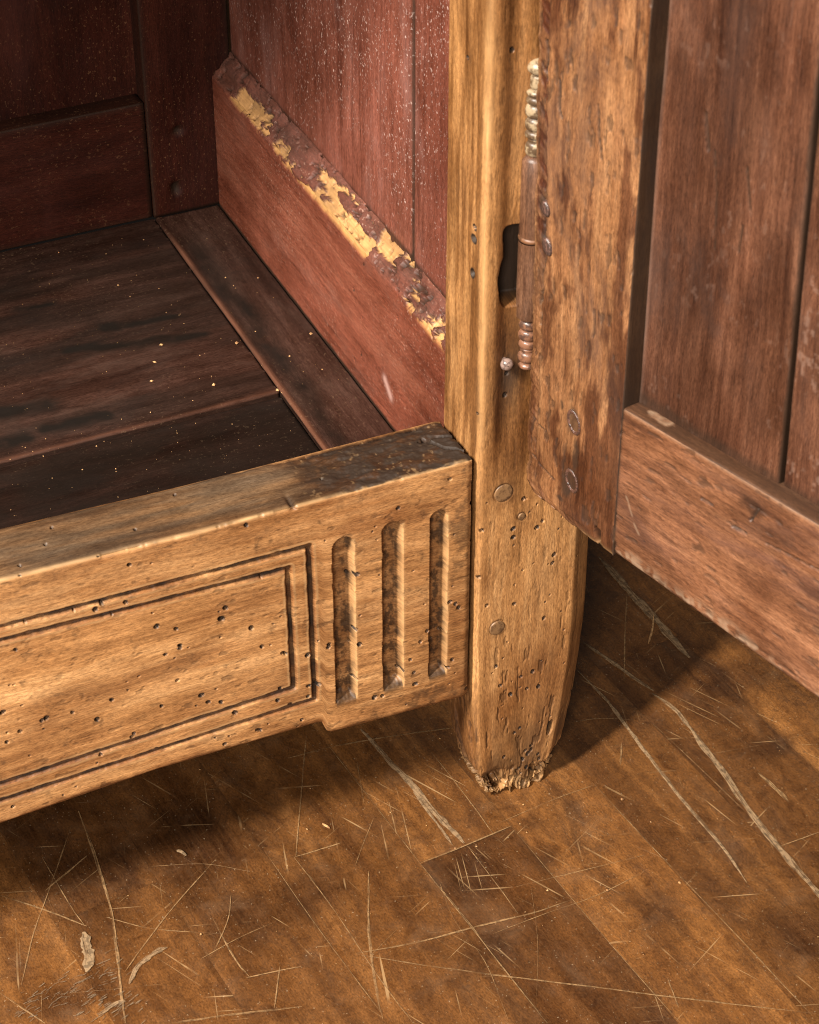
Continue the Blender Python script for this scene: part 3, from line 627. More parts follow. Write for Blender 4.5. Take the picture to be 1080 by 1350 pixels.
def post_h(l, a, b, na, nb):
    z = l; front = nb < -0.6; left = na < -0.6; cham = (na > 0.3) & (nb < -0.3)
    u = np.where(front, a, b + 0.2)
    h = 0.00011*(fbm(u*420, z*60, 3, 103)-0.5) + 0.0008*(fbm(u*20, z*14, 3, 105)-0.5)
    dirt_shade = np.zeros_like(z); wear = np.zeros_like(z); tint = np.zeros_like(z)
    # rounded bead and shallow hollow above the apron
    up = sstep(0.172, 0.20, z)
    h -= np.where(front, up*0.0012*np.exp(-((a-0.0085)/0.004)**2), 0)
    tint = np.maximum(tint, np.where(front, (0.25+0.6*sstep(0.0005, 0.0055, a))*sstep(0.15, 0.185, z + 0.03*(fbm(a*150, z*20, 3, 111)-0.5))*(0.7+0.6*fbm(a*220, z*16, 3, 112)), 0))
    tint = np.maximum(tint, np.where(left, (0.30+0.5*sstep(0.42, 0.62, fbm(b*170, z*14, 5, 113, 0.62)))*sstep(0.05, 0.2, z), 0))
    tint = np.maximum(tint, np.where(left, 0.6*sstep(0.06, 0.03, z), 0))
    arr = np.exp(-(np.hypot(a-PXL, b)/0.0026)**2)
    wear = np.maximum(wear, arr*(0.35+0.5*vn(z*70, 0*z, 7))*(0.12+0.88*sstep(0.15, 0.2, z))); h -= arr*0.0007*fbm(z*80, 0*z, 3, 115)
    # hinge mortise
    mz = np.maximum(np.abs(z-0.2665)-0.0155, 0)
    md = np.hypot(np.maximum(0.0068 + 0.0010*np.sin(z*260) + 0.0022*(fbm(z*160, a*160, 3, 119)-0.5) + 0.10*np.maximum(z-0.270, 0) - a, 0), np.maximum(mz, 0))
    mk = np.where(front, 1-sstep(0.0, 0.0022, md), 0)*(a < 0.03)
    h -= 0.009*mk; dirt_shade = np.maximum(dirt_shade, 0.97*mk)  # shade inside the recess is also put into the colour
    # dark smudge round the old hinge
    sm = np.where(front, np.exp(-((a-0.0105)/0.0055)**2)*np.exp(-((z-0.222)/0.022)**2), 0)
    dirt_shade = np.maximum(dirt_shade, 0.85*sm*(0.5+0.8*fbm(a*300, z*120, 3, 121)))
    # foot: worm eaten, channelled and crumbling
    low = sstep(0.010, -0.002, z + 0.016*(fbm(u*110, z*20, 3, 131)-0.5))
    ch = 0.6*fbm(u*300, z*95, 4, 133) + 0.4*fbm(u*170, z*230, 4, 136)
    ch2 = fbm(u*900, z*260, 3, 134)
    h -= low*(0.0075*sstep(0.40, 0.64, ch) + 0.0022*(ch2-0.4)) + sstep(0.03, 0.0, z)*0.0016*(fbm(u*190, z*110, 4, 135)-0.4)
    dirt_shade = np.maximum(dirt_shade, low*0.45*sstep(0.54, 0.68, ch)); wear = np.maximum(wear, low*0.8*sstep(0.58, 0.44, ch))
    gr = sstep(0.05, 0.01, z)*sstep(0.46, 0.66, fbm(u*80, z*45, 4, 137))
    dirt_shade = np.maximum(dirt_shade, 0.55*gr)
    h -= np.where(left, sstep(0.06, 0.02, z)*0.002*sstep(0.45, 0.65, fbm(b*190, z*22, 3, 139)), 0)
    # black gash on the right arris
    pg = atY(731, 958); gs = np.exp(-(((a-pg[0]-0.002)/0.0018)**2 + ((z-pg[2])/0.005)**2))*(nb < -0.2)
    gs = sstep(0.4, 0.6, gs); h -= 0.004*gs; dirt_shade = np.maximum(dirt_shade, gs)
    # grain nicks
    nk = sstep(0.66, 0.74, fbm(u*520, z*95, 3, 141))*(0.3+0.7*sstep(0.12, 0.02, z))
    h -= 0.0005*nk; dirt_shade = np.maximum(dirt_shade, 0.5*nk)
    for u_, v_, r_ in ((664, 650, 0.0040), (655.5, 828, 0.0034), (688, 681, 0.0016)):
        q = atY(u_, v_); dq = np.hypot(a-q[0], z-q[2])-r_; kq = np.where(front, np.exp(-(dq/0.0005)**2), 0); h -= 0.0005*kq; dirt_shade = np.maximum(dirt_shade, 0.75*kq*sstep(0.3, 0.6, fbm(a*200, z*200, 3, 148)))
        dirt_shade = np.maximum(dirt_shade, np.where(front, 0.35*np.exp(-(np.maximum(dq, 0)/0.0025)**2)*fbm(a*300, z*200, 3, 147), 0))
    holes(h, dirt_shade, a, z, poh, front)
    holes(h, dirt_shade, b, z, sideh, left, 0.004, 0.3)
    return h, {'dirt_shade': np.clip(dirt_shade, 0, 1), 'wear': np.clip(wear*(0.5+fbm(u*200, z*60, 2, 145)), 0, .85), 'tint': np.clip(tint, 0, 1)}
PL = lens((ZB, 0.0, 0.0003), (0.0, 0.385, 0.0004), (0.385, 0.80, 0.01))
post = sweep('corner_post', Pp, Np, PL, post_place, post_h, M['post'], cab)
def peg(parent, o, d, r, mat, name='peg', dome=0.00012):
    prof = [(r*1.0, -0.002), (r, 0.0000), (r*0.93, dome*0.8), (r*0.6, dome), (0.0001, dome*0.9)]
    return lathe(name, prof, o, d, mat, parent, 24)
for u, v, r in ((664, 650, 0.0040), (655.5, 828, 0.0034), (688, 681, 0.0016)):
    p = atY(u, v); peg(post, (p[0], -0.0002, p[2]), (0, -1, 0), r, M['peg'])
# the other three corner posts, out of frame: plainer but the same section
Pq, Nq = poly([(PXL, 0), (0.0432, 0), (PXR, 0.0068), (PXR, 0.036), (PXL+0.004, 0.036), (PXL, PYB)], [0.0022, 0.0025, 0.002, 0.002, 0.001, 0.0012], [0.004]*6, 3)
def other_post(fn):
    return sweep('corner_post', Pq, Nq, lens((ZB, 0.10, 0.01), (0.10, 0.80, 0.05)), fn, None, M['post'], cab)
def mir(z, x, y):
    p = post_place(z, x, y); p[..., 0] = -0.89 - p[..., 0]; return p
def rear(z, x, y):
    p = post_place(z, x, y); p[..., 1] = 0.356 - p[..., 1]; p[..., 0] += 0.024; return p
def rearm(z, x, y):
    p = rear(z, x, y); p[..., 0] = -0.89 - p[..., 0]; return p
for fn in (mir, rear, rearm): other_post(fn)

# ---- right inner rail with the flaked, worn ledge
ZF = 0.1397
Pr, Nr = poly([(0.0002, 0.125), (0.022, 0.125), (0.022, 0.2215), (0.0100, 0.2215), (0.0002, 0.2110)][::1], [0.0008, 0.0005, 0.0005, 0.001, 0.0022], [0.003, 0.01, 0.004, 0.0006, 0.0008])
def rail_place(l, a, b): return np.stack([a, l, b], -1)
patch = [((320, 128), (355, 178), 10), ((372, 192), (428, 268), 9), ((430, 262), (482, 332), 20), ((455, 300), (480, 330), 12), ((500, 315), (545, 350), 12), ((522, 392), (575, 432), 10), ((430, 225), (440, 236), 8), ((585, 440), (590, 460), 8)]
pat = []
for (u0, v0), (u1, v1), w in patch:
    A = atX(u0, v0, 0.004); B = atX(u1, v1, 0.004); pat.append((A[1], A[2], B[1], B[2], w*0.00036))
def rrail_h(l, a, b, na, nb):
    y = l; face = na < -0.85; bev = (nb > 0.3) & (na < -0.3)
    h = 0.0006*(fbm(y*16, b*26, 3, 203)-0.5) + 0.00016*(fbm(y*70, b*420, 3, 201)-0.5)
    dirt_shade = np.zeros_like(y); wear = np.zeros_like(y); tint = np.zeros_like(y)
    up = sstep(0.2085, 0.2125, b + 0.003*(fbm(y*120, b*60, 3, 207)-0.5))
    n = fbm(y*66, b*140 + a*90, 6, 209, 0.62)
    h -= up*(0.0030*(n-0.42) + 0.0010*(fbm(y*60, b*500, 4, 219)-0.5))
    tint = np.maximum(tint, up*0.72)
    ledge = up*0.15*(0.3+0.9*fbm(y*70, b*200+a*100, 4, 212))
    hz = np.zeros_like(y)
    for y0, z0, y1, z1, w in pat:
        d = segdist(y, b, [(y0, z0), (y1, z1)]); hz = np.maximum(hz, np.exp(-(d/(w*2.0))**2))
    mm = hz*0.55 + 1.3*(n-0.44)
    m = sstep(0.42, 0.46, mm)*sstep(0.2075, 0.2098, b + 0.0018*(fbm(y*160, 0*y, 3, 221)-0.5))
    wear = np.maximum(wear, m*(1-0.0*n)); h -= m*0.0013
    pit = sstep(0.64, 0.69, fbm(y*330, b*330+a*200, 3, 213))*up
    h -= pit*0.0022; dirt_shade = np.maximum(dirt_shade, pit*0.85)
    edge = up*sstep(0.37, 0.41, mm)*sstep(0.46, 0.42, mm)
    dirt_shade = np.maximum(dirt_shade, 0.6*edge)
    dirt_shade = np.maximum(dirt_shade, up*0.35*sstep(0.45, 0.65, fbm(y*60, b*90, 4, 215)))
    # dark end at the back
    # gap to the cupboard bottom
    dirt_shade = np.maximum(dirt_shade, np.where(face, sstep(ZF+0.0020, ZF+0.0003, b + 0.001*(fbm(y*90, 0*y, 3, 217)-0.5)), 0))
    sp = [(atX(u, v, 0.0002)[1], atX(u, v, 0.0002)[2], r) for u, v, r in ((467, 382, .0009), (478, 420, .0007), (477, 468, .0008), (468, 475, .0010), (524, 418, .0007), (480, 349, .0009), (426, 354, .0006))]
    holes(h, dirt_shade, y, b, sp, face, 0.002)
    # pale rubbed streak near the front
    pw = atX(515, 522, 0.0002); qw = atX(508, 500, 0.0002)
    wk = np.where(face, np.exp(-(segdist(y, b, [(pw[1], pw[2]), (qw[1], qw[2])])/0.0022)**2), 0)
    haze = np.maximum(wk, ledge)
    return h, {'dirt_shade': np.clip(dirt_shade, 0, 1), 'wear': np.clip(wear, 0, 1)*0.95, 'tint': np.clip(tint, 0, 1), 'rub': haze}
sweep('side_rail', Pr, Nr, lens((0.0318, 0.262, 0.00055), (0.262, 0.2997, 0.0008)), rail_place, rrail_h, M['red'], cab)
# ---- side panel boards
def wall_board(y0, y1, x, seed, zt=0.80, step=0.0016):
    P, N = poly([(x, y0), (x+0.010, y0), (x+0.010, y1), (x, y1)], [0.0012]*4, [0.005, 0.01, 0.005, step], 4)
    def hh(l, a, b, na, nb):
        h = 0.0004*(fbm(l*12, b*60, 3, seed)-0.5); e = np.minimum(b-y0, y1-b)
        dirt_shade = np.where(na < -0.3, 0.9*(1-sstep(0.0, 0.0016, e)), 0.7) + sstep(0.2235, 0.2215, l)*0.8*(na < -0.5)  # board edges painted dark so the gap's shade stays black
        return h, {'dirt_shade': np.clip(dirt_shade, 0, 1), 'wear': 0*l, 'tint': 0*l}
    return sweep('side_panel_board', P, N, lens((0.205, 0.37, 0.0018), (0.37, zt, 0.02)), lambda l, a, b: np.stack([a, b, l], -1), hh, M['dusty'], cab)
wall_board(0.0905, 0.2996, 0.0104, 301)
wall_board(0.034, 0.0874, 0.0096, 302)

# ---- back
def box_board(name, x0, x1, z0, z1, y, mat, seed, axis='z', step=0.002, th=0.016, r=0.0010, rough=0.0004, extra=None, parent=cab):
    """board in the back plane: front face at y looking to -y"""
    if axis == 'z':
        P, N = poly([(x0, y), (x1, y), (x1, y+th), (x0, y+th)], [r]*4, [step, 0.006, 0.02, 0.006], 4)
        pl = lambda l, a, b: np.stack([a, b, l], -1); L = lens((z0, z1, step)); fr = lambda na, nb: nb < -0.3
    else:
        P, N = poly([(y, z0), (y+th, z0), (y+th, z1), (y, z1)], [r]*4, [0.006, 0.02, 0.006, step], 4)
        pl = lambda l, a, b: np.stack([l, a, b], -1); L = lens((x0, x1, step)); fr = lambda na, nb: na < -0.3
    def hh(l, a, b, na, nb):
        v = a if axis == 'z' else b
        h = rough*(fbm(l*14, v*60, 3, seed)-0.5)
        lo, hi = (x0, x1) if axis == 'z' else (z0, z1)
        e = np.minimum(v-lo, hi-v); e2 = np.minimum(l-L[0], L[-1]-l)
        dirt_shade = np.where(fr(na, nb), 0.8*(1-sstep(0.0, 0.0018, np.minimum(e, e2))), 0.3)
        at = {'dirt_shade': dirt_shade, 'wear': 0*l, 'tint': 0*l}
        if extra: h, at = extra(l, v, h, at, fr(na, nb))
        return h, at
    return sweep(name, P, N, L, pl, hh, mat, parent)
def stile_extra(l, v, h, at, fr):
    for u, w, rx, rz in ((235, 172, 0.0035, 0.0016), (232, 248, 0.0022, 0.004)):
        p = atY(u, w, 0.3); k = np.where(fr, np.exp(-(((v-p[0])/rx)**2+((l-p[2])/rz)**2)), 0)
        k = sstep(0.25, 0.8, k + 0.3*(fbm(v*200, l*200, 3, 7)-0.5)); h = h-0.003*k; at['dirt_shade'] = np.maximum(at['dirt_shade'], k)
    return h, at
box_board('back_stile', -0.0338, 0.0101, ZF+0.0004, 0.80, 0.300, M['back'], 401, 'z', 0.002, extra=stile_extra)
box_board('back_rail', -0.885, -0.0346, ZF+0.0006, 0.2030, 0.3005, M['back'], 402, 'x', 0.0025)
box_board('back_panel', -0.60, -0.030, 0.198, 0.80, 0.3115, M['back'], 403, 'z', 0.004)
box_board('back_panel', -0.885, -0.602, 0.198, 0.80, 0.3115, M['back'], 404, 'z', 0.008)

# ---- cupboard bottom: two boards and the batten beside the rail
def flat_board(name, x0, x1, y0, y1, z, mat, seed, axis, step, masks=None, th=0.012, r=0.0009):
    if axis == 'x':   # grain along x, profile (y,z)
        P, N = poly([(y0, z-th), (y1, z-th), (y1, z), (y0, z)], [r]*4, [0.02, 0.006, step, 0.006], 4)
        pl = lambda l, a, b: np.stack([l, a, b], -1)
        L = lens((x0, max(x0+0.01, -0.25), 0.01), (max(x0+0.01, -0.25), x1, step)) if x0 < -0.3 else lens((x0, x1, step))
        XY = lambda l, a: (l, a)
    else:
        P, N = poly([(x0, z-th), (x1, z-th), (x1, z), (x0, z)], [r]*4, [0.02, 0.006, step, 0.006], 4)
        pl = lambda l, a, b: np.stack([a, l, b], -1); L = lens((y0, y1, step)); XY = lambda l, a: (a, l)
    def hh(l, a, b, na, nb):
        h = 0.0007*(fbm(l*12, a*40, 3, seed)-0.5) + 0.0003*(fbm(l*200, a*200, 3, seed+2)-0.5)
        x, y = XY(l, a); top = nb > 0.3
        at = {'dirt_shade': np.where(top, 0, 0.5)*np.ones_like(l), 'wear': 0*l, 'tint': 0*l}
        if masks: h, at = masks(x, y, h, at, top)
        return h, at
    return sweep(name, P, N, L, pl, hh, mat, cab)
def pz(u, v): return atZ(u, v, ZF)[:2]
stains = [((140, 432), (245, 416), 0.0050), ((90, 460), (180, 452), 0.0060), ((180, 452), (270, 440), 0.0045), ((60, 565), (140, 548), 0.0050), ((0, 588), (30, 576), 0.0060), ((25, 408), (70, 401), 0.0040), ((0, 545), (60, 535), 0.0060)]
def main_masks(x, y, h, at, top):
    wob = 0.006*(fbm(x*60, y*60, 4, 501)-0.5)
    for A, B, w in stains:
        a, b = pz(*A), pz(*B); d = segdist(x, y, [tuple(a), tuple(b)]) + wob
        at['dirt_shade'] = np.maximum(at['dirt_shade'], np.where(top, np.clip(1.15*np.exp(-(np.maximum(d, 0)/(w*1.0))**2)*(0.55+0.7*fbm(x*140, y*240, 3, 503)), 0, 1), 0))
    at['dirt_shade'] = np.maximum(at['dirt_shade'], np.where(top, 0.55*sstep(0.55, 0.7, fbm(x*9, y*34, 4, 505)), 0))
    at['tint'] = np.where(top, 0.55*sstep(0.22, 0.30, y), 0)
    e = y-0.1335; k = np.where(top, np.exp(-((e-0.0018)/0.0010)**2), 0)
    at['wear'] = np.maximum(at['wear'], 0.55*k*(0.1+0.75*fbm(x*60, 0*x, 3, 507))); h = h + 0.0004*k
    return h, at
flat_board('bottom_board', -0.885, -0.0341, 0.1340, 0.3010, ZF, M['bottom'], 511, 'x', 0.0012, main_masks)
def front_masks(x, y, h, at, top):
    at['tint'] = np.where(top, 0.55+0.4*fbm(x*30, y*60, 3, 513), 0); at['dirt_shade'] = np.where(top, 0.72*sstep(0.25, 0.60, fbm(x*16, y*40, 5, 514, 0.6)), at['dirt_shade'])
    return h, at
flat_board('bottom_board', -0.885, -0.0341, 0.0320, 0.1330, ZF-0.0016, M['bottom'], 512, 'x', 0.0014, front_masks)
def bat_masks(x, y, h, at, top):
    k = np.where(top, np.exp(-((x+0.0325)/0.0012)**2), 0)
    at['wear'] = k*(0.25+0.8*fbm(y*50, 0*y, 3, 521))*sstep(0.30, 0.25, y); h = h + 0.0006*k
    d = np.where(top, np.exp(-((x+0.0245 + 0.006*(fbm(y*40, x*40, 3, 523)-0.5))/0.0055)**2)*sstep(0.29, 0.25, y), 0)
    at['dirt_shade'] = np.maximum(at['dirt_shade'], 0.9*d*(0.4+0.8*fbm(x*160, y*120, 4, 525)))
    at['dirt_shade'] = np.maximum(at['dirt_shade'], np.where(top, sstep(-0.0016, -0.0006, x), 0))
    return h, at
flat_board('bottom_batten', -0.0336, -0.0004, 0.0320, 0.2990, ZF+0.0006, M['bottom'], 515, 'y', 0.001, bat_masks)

# ---- carcase beyond the frame: left side, upper front rail set to shade the inside, top
def plain(name, x0, x1, y0, y1, z0, z1, mat):
    P, N = poly([(x0, y0), (x1, y0), (x1, y1), (x0, y1)], [0.001]*4, [0.05]*4, 3)
    return sweep(name, P, N, lens((z0, z1, 0.1)), lambda l, a, b: np.stack([a, b, l], -1), None, mat, cab)
plain('side_panel_board', -0.905, -0.895, 0.038, 0.318, 0.11, 0.80, M['dusty'])
plain('upper_shade_rail', -0.8382, -0.0518+0.048, 0.003, 0.030, 0.56, 0.80, M['apron'])  # unseen; lower edge placed for the shadow it throws on the side wall
plain('top_board', -0.965, 0.075, -0.025, 0.375, 0.801, 0.825, M['apron'])
plain('side_rail', 0.0232, 0.040, 0.040, 0.318, 0.11, 0.2, M['raw'])

# ------------------------------------------------------------------ door
door = bpy.data.objects.new('cupboard_door', None); sc.collection.objects.link(door); door.parent = cab
door.location = tuple(DO); door.rotation_euler = (0, 0, DA); door.empty_display_size = 0.05
door['label'] = 'framed door swung open to the right, seen on its inner face'
TH = 0.021
ZD = 0.1655
def board_v(name, x0, x1, y, th, L, hh, mat, r=(0.001, 0.001), step=0.0005, place=None, parent=None):
    P, N = poly([(x0, y), (x1, y), (x1, y+th), (x0, y+th)], [r[0], r[1], 0.001, 0.001], [step, 0.002, 0.01, 0.006], 5)
    return sweep(name, P, N, L, place or (lambda l, a, b: np.stack([a, b, l], -1)), hh, mat, parent or door)
ST = 0.0499
def stile_place(z, s, t):
    sl = np.interp(z, [0.165, 0.18, 0.20, 0.23, 0.30, 0.38, 0.6], [0.0, -0.0004, -0.0006, -0.0004, -0.0022, -0.0038, -0.004])
    rc = 0.0085; zz = np.clip(z-ZD, 0, rc); sl = sl + 0.0030*(fbm(z*130, 0*z, 5, 601, 0.66)-0.5) + (rc - np.sqrt(np.maximum(rc*rc-(rc-zz)**2, 0)))*0.9
    return np.stack([sl + s*(ST-sl)/ST, t, z + 0.0022*np.clip(1-s/0.02, 0, 1)*np.clip(1-(z-ZD)/0.01, 0, 1)], -1)
def stile_h(l, a, b, na, nb):
    z, s = l, a; fr = nb < -0.6
    h = 0.00025*(fbm(s*420, z*55, 3, 603)-0.5) + 0.0007*(fbm(s*24, z*16, 3, 605)-0.5)
    dirt_shade = np.zeros_like(z); wear = np.zeros_like(z); tint = np.zeros_like(z)
    # rebated hinge strip with tool marks, running round the bottom corner
    bd = z-ZD; w0 = 0.0062 + 0.0006*(fbm(z*60, 0*z, 2, 607)-0.5)
    rr = 0.012
    dl = np.where((s < w0+rr) & (bd < 0.0045+rr), rr - np.hypot(np.minimum(s-w0-rr, 0), np.minimum(bd-0.0045-rr, 0)), np.minimum(s-w0, bd-0.0045+0.0*s))
    strip = np.where(fr, 1-sstep(-0.0006, 0.0004, dl), 0)*np.where(s > 0.012, sstep(0.042, 0.02, s)*0.9, 1)
    hatch = fbm((s*0.8+z)*520, (s-z*0.35)*160, 3, 611)
    h -= strip*(0.0011 + 0.0012*(hatch-0.5))
    tint = np.maximum(tint, strip*(0.5+0.5*sstep(0.26, 0.29, z))*(0.6+0.4*sstep(0.40, 0.58, hatch)))
    line = np.where(fr, np.exp(-(dl/0.0005)**2), 0)*np.where(s > 0.02, 0, 1)
    dirt_shade = np.maximum(dirt_shade, 0.55*line*sstep(0.42, 0.56, fbm(z*40, 0*z, 2, 613)))
    # vertical dark crack beside the nails
    for pts, wd, dp in (([(724, 280), (720, 300), (721, 318)], 0.0005, 0.0012), ([(722, 335), (716, 370), (712, 430)], 0.0005, 0.0009), ([(728, 60), (726, 110)], 0.0007, 0.0008), ([(744, 110), (743, 140), (747, 160)], 0.0005, 0.0008), ([(792, 140), (794, 180), (796, 212)], 0.0003, 0.0006), ([(700, 600), (730, 632)], 0.0004, 0.0006), ([(705, 555), (722, 570)], 0.0003, 0.0004)):
        q = [tuple(atD(u, v)) for u, v in pts]; d = segdist(s, z, q) + 0.0004*(fbm(z*200, s*200, 2, 617)-0.5)
        k = np.where(fr, 1-sstep(wd*0.5, wd*1.6, d), 0); h -= dp*k; dirt_shade = np.maximum(dirt_shade, 0.85*k)
    # broad stains
    st = np.where(fr, sstep(0.46, 0.62, fbm(s*110, z*24, 5, 621, 0.64) + 0.27*np.exp(-(((s-0.034)/0.018)**2 + ((z-0.182)/0.026)**2)) + 0.10*sstep(0.035, 0.05, s)), 0)
    tint = np.maximum(tint, 0.8*st)
    for u, v, rx, rz in ((740, 657, .0024, .0016), (747, 640, .0035, .008), (742, 534, .0010, .0028), (760, 600, .0018, .010)):
        q = atD(u, v); k = np.where(fr, np.exp(-(((s-q[0])/rx)**2 + ((z-q[1])/rz)**2)), 0); dirt_shade = np.maximum(dirt_shade, 0.75*sstep(0.25, 0.7, k+0.4*(fbm(s*300, z*300, 3, 623)-0.5)))
    for u, v, r_ in ((720, 275, .0038), (722, 325, .0044), (757, 557, .0052), (754, 634, .0052)):
        q = atD(u, v); k = np.where(fr, np.exp(-(np.hypot(s-q[0], (z-q[1])/1.4)/r_)**2), 0); dirt_shade = np.maximum(dirt_shade, 0.7*sstep(0.35, 0.8, k+0.3*(fbm(s*250, z*150, 3, 629)-0.5)))
    # slot at the foot of the joint
    q = atD(787, 712); k = np.where(fr, (1-sstep(0.0010, 0.0018, np.abs(s-q[0])))*(1-sstep(0.0045, 0.006, np.abs(z-q[1]))), 0)
    h -= 0.006*k; dirt_shade = np.maximum(dirt_shade, k)
    bot = np.exp(-(bd/0.0016)**2)*fr; h -= bot*(0.0005+0.0008*fbm(s*150, 0*s, 3, 625)); wear = np.maximum(wear, 0.35*bot*sstep(0.02, 0.04, s))
    nick = sstep(0.67, 0.75, fbm(s*420, z*120, 3, 627)); h -= 0.0005*nick*fr; dirt_shade = np.maximum(dirt_shade, 0.55*nick*fr)
    dirt_shade = np.maximum(dirt_shade, np.where(na > 0.6, 0.88, 0))
    return h, {'dirt_shade': np.clip(dirt_shade, 0, 1), 'wear': np.clip(wear, 0, 1), 'tint': np.clip(tint, 0, 1)}
board_v('stile', 0.0, ST, 0.0, TH, lens((ZD, 0.40, 0.0005), (0.40, 0.685, 0.01)), stile_h, M['stile'], (0.0022, 0.0006), place=stile_place)
# lower rail
ZR = 0.2372; DW = 0.36
Pl_, Nl_ = poly([(0, ZD), (TH, ZD), (TH, ZR-0.001), (0.0105, ZR-0.001), (0.0, ZR)], [0.002, 0.001, 0.001, 0.0005, 0.0007], [0.004, 0.01, 0.004, 0.0007, 0.0005])
def drail_place(s, t, z):
    zz = z + np.interp(s, [0.05, 0.15, 0.36], [-0.003, 0.0, 0.0])*np.clip((z-0.2)/0.035, 0, 1) + np.interp(s, [0.05, 0.155, 0.36], [0.0012, -0.0006, -0.002])*np.clip(1-(z-ZD)/0.02, 0, 1)
    return np.stack([s, t, zz], -1)
def drail_h(l, a, b, na, nb):
    s, z = l, b; fr = na < -0.6; top = nb > 0.6
    h = 0.00025*(fbm(s*55, z*420, 3, 703)-0.5) + 0.0006*(fbm(s*18, z*24, 3, 705)-0.5)
    dirt_shade = np.zeros_like(s); wear = np.zeros_like(s); tint = np.zeros_like(s)
    low = np.where(fr, sstep(0.0085, 0.0015, z-ZD + 0.008*(fbm(s*70, z*60, 4, 707)-0.5)), 0)
    wear = np.maximum(wear, 0.5*low*sstep(0.35, 0.6, fbm(s*260, z*200, 3, 709))); h -= 0.0010*low*fbm(s*120, z*120, 3, 711)
    dirt_shade = np.maximum(dirt_shade, np.where(top, 0.86-0.3*fbm(s*60, a*200, 3, 713), 0))
    q = atD(870, 546, 0.005)
    wsp = np.where(top, np.exp(-(((s-q[0])/0.006)**2 + ((a-0.006)/0.003)**2)), 0); wk = sstep(0.35, 0.6, wsp+0.7*(fbm(s*190, a*300, 3, 715)-0.5))
    wear = np.maximum(wear, 0.5*wk*fbm(s*260, a*300, 3, 716)*1.6); dirt_shade = dirt_shade*(1-wk)
    # knot and splits
    q = atD(990, 665); kd = np.hypot((s-q[0])/0.0075, (z-q[1])/0.0050)
    k = np.where(fr, sstep(1.0, 0.4, kd + 0.7*(fbm(s*150, z*150, 3, 717)-0.5)), 0); tint = np.maximum(tint, 0.85*k); dirt_shade = np.maximum(dirt_shade, 0.30*k)
    for pts, wd in (([(990, 684), (999, 669)], 0.0006), ([(925, 655), (940, 664)], 0.0004), ([(966, 693), (984, 702)], 0.0005), ([(1010, 715), (1050, 736), (1080, 752)], 0.0003)):
        p = [tuple(atD(u, v)) for u, v in pts]; d = segdist(s, z, p); kk = np.where(fr, 1-sstep(wd*0.5, wd*1.5, d+0.0003*(fbm(s*200, z*200, 2, 719)-0.5)), 0)
        h -= 0.0012*kk; dirt_shade = np.maximum(dirt_shade, 0.9*kk)
    # dark patch and pale flakes next to the stile
    st = np.where(fr, sstep(0.45, 0.62, fbm(s*40, z*110, 5, 721, 0.62) + 0.30*np.exp(-(((s-0.053)/0.010)**2 + ((z-0.183)/0.014)**2))), 0); tint = np.maximum(tint, 0.42*st)
    fk = np.where(fr, np.exp(-(segdist(s, z, [tuple(atD(u, v)) for u, v in ((826, 655), (836, 690), (842, 705))])/0.0009)**2) + np.exp(-(segdist(s, z, [tuple(atD(u, v)) for u, v in ((812, 690), (808, 712))])/0.0014)**2), 0)
    wear = np.maximum(wear, 0.3*sstep(0.35, 0.7, fk*1.2*fbm(s*260, z*260, 3, 723)))
    e = np.where(fr, np.exp(-((s-0.0502)/0.0007)**2), 0); dirt_shade = np.maximum(dirt_shade, 0.6*e)
    arr = np.exp(-(np.hypot(ZR-z, a)/0.0012)**2); h -= arr*0.0008*fbm(s*90, 0*s, 3, 725); wear = np.maximum(wear, 0.3*arr*(1-top))
    nick = sstep(0.68, 0.76, fbm(s*120, z*420, 3, 727)); h -= 0.0004*nick*fr; dirt_shade = np.maximum(dirt_shade, 0.5*nick*fr)
    return h, {'dirt_shade': np.clip(dirt_shade, 0, 1), 'wear': np.clip(wear, 0, 1), 'tint': np.clip(tint, 0, 1)}
sweep('rail', Pl_, Nl_, lens((0.0502, 0.18, 0.0005), (0.18, DW, 0.006)), drail_place, drail_h, M['rail'], door)
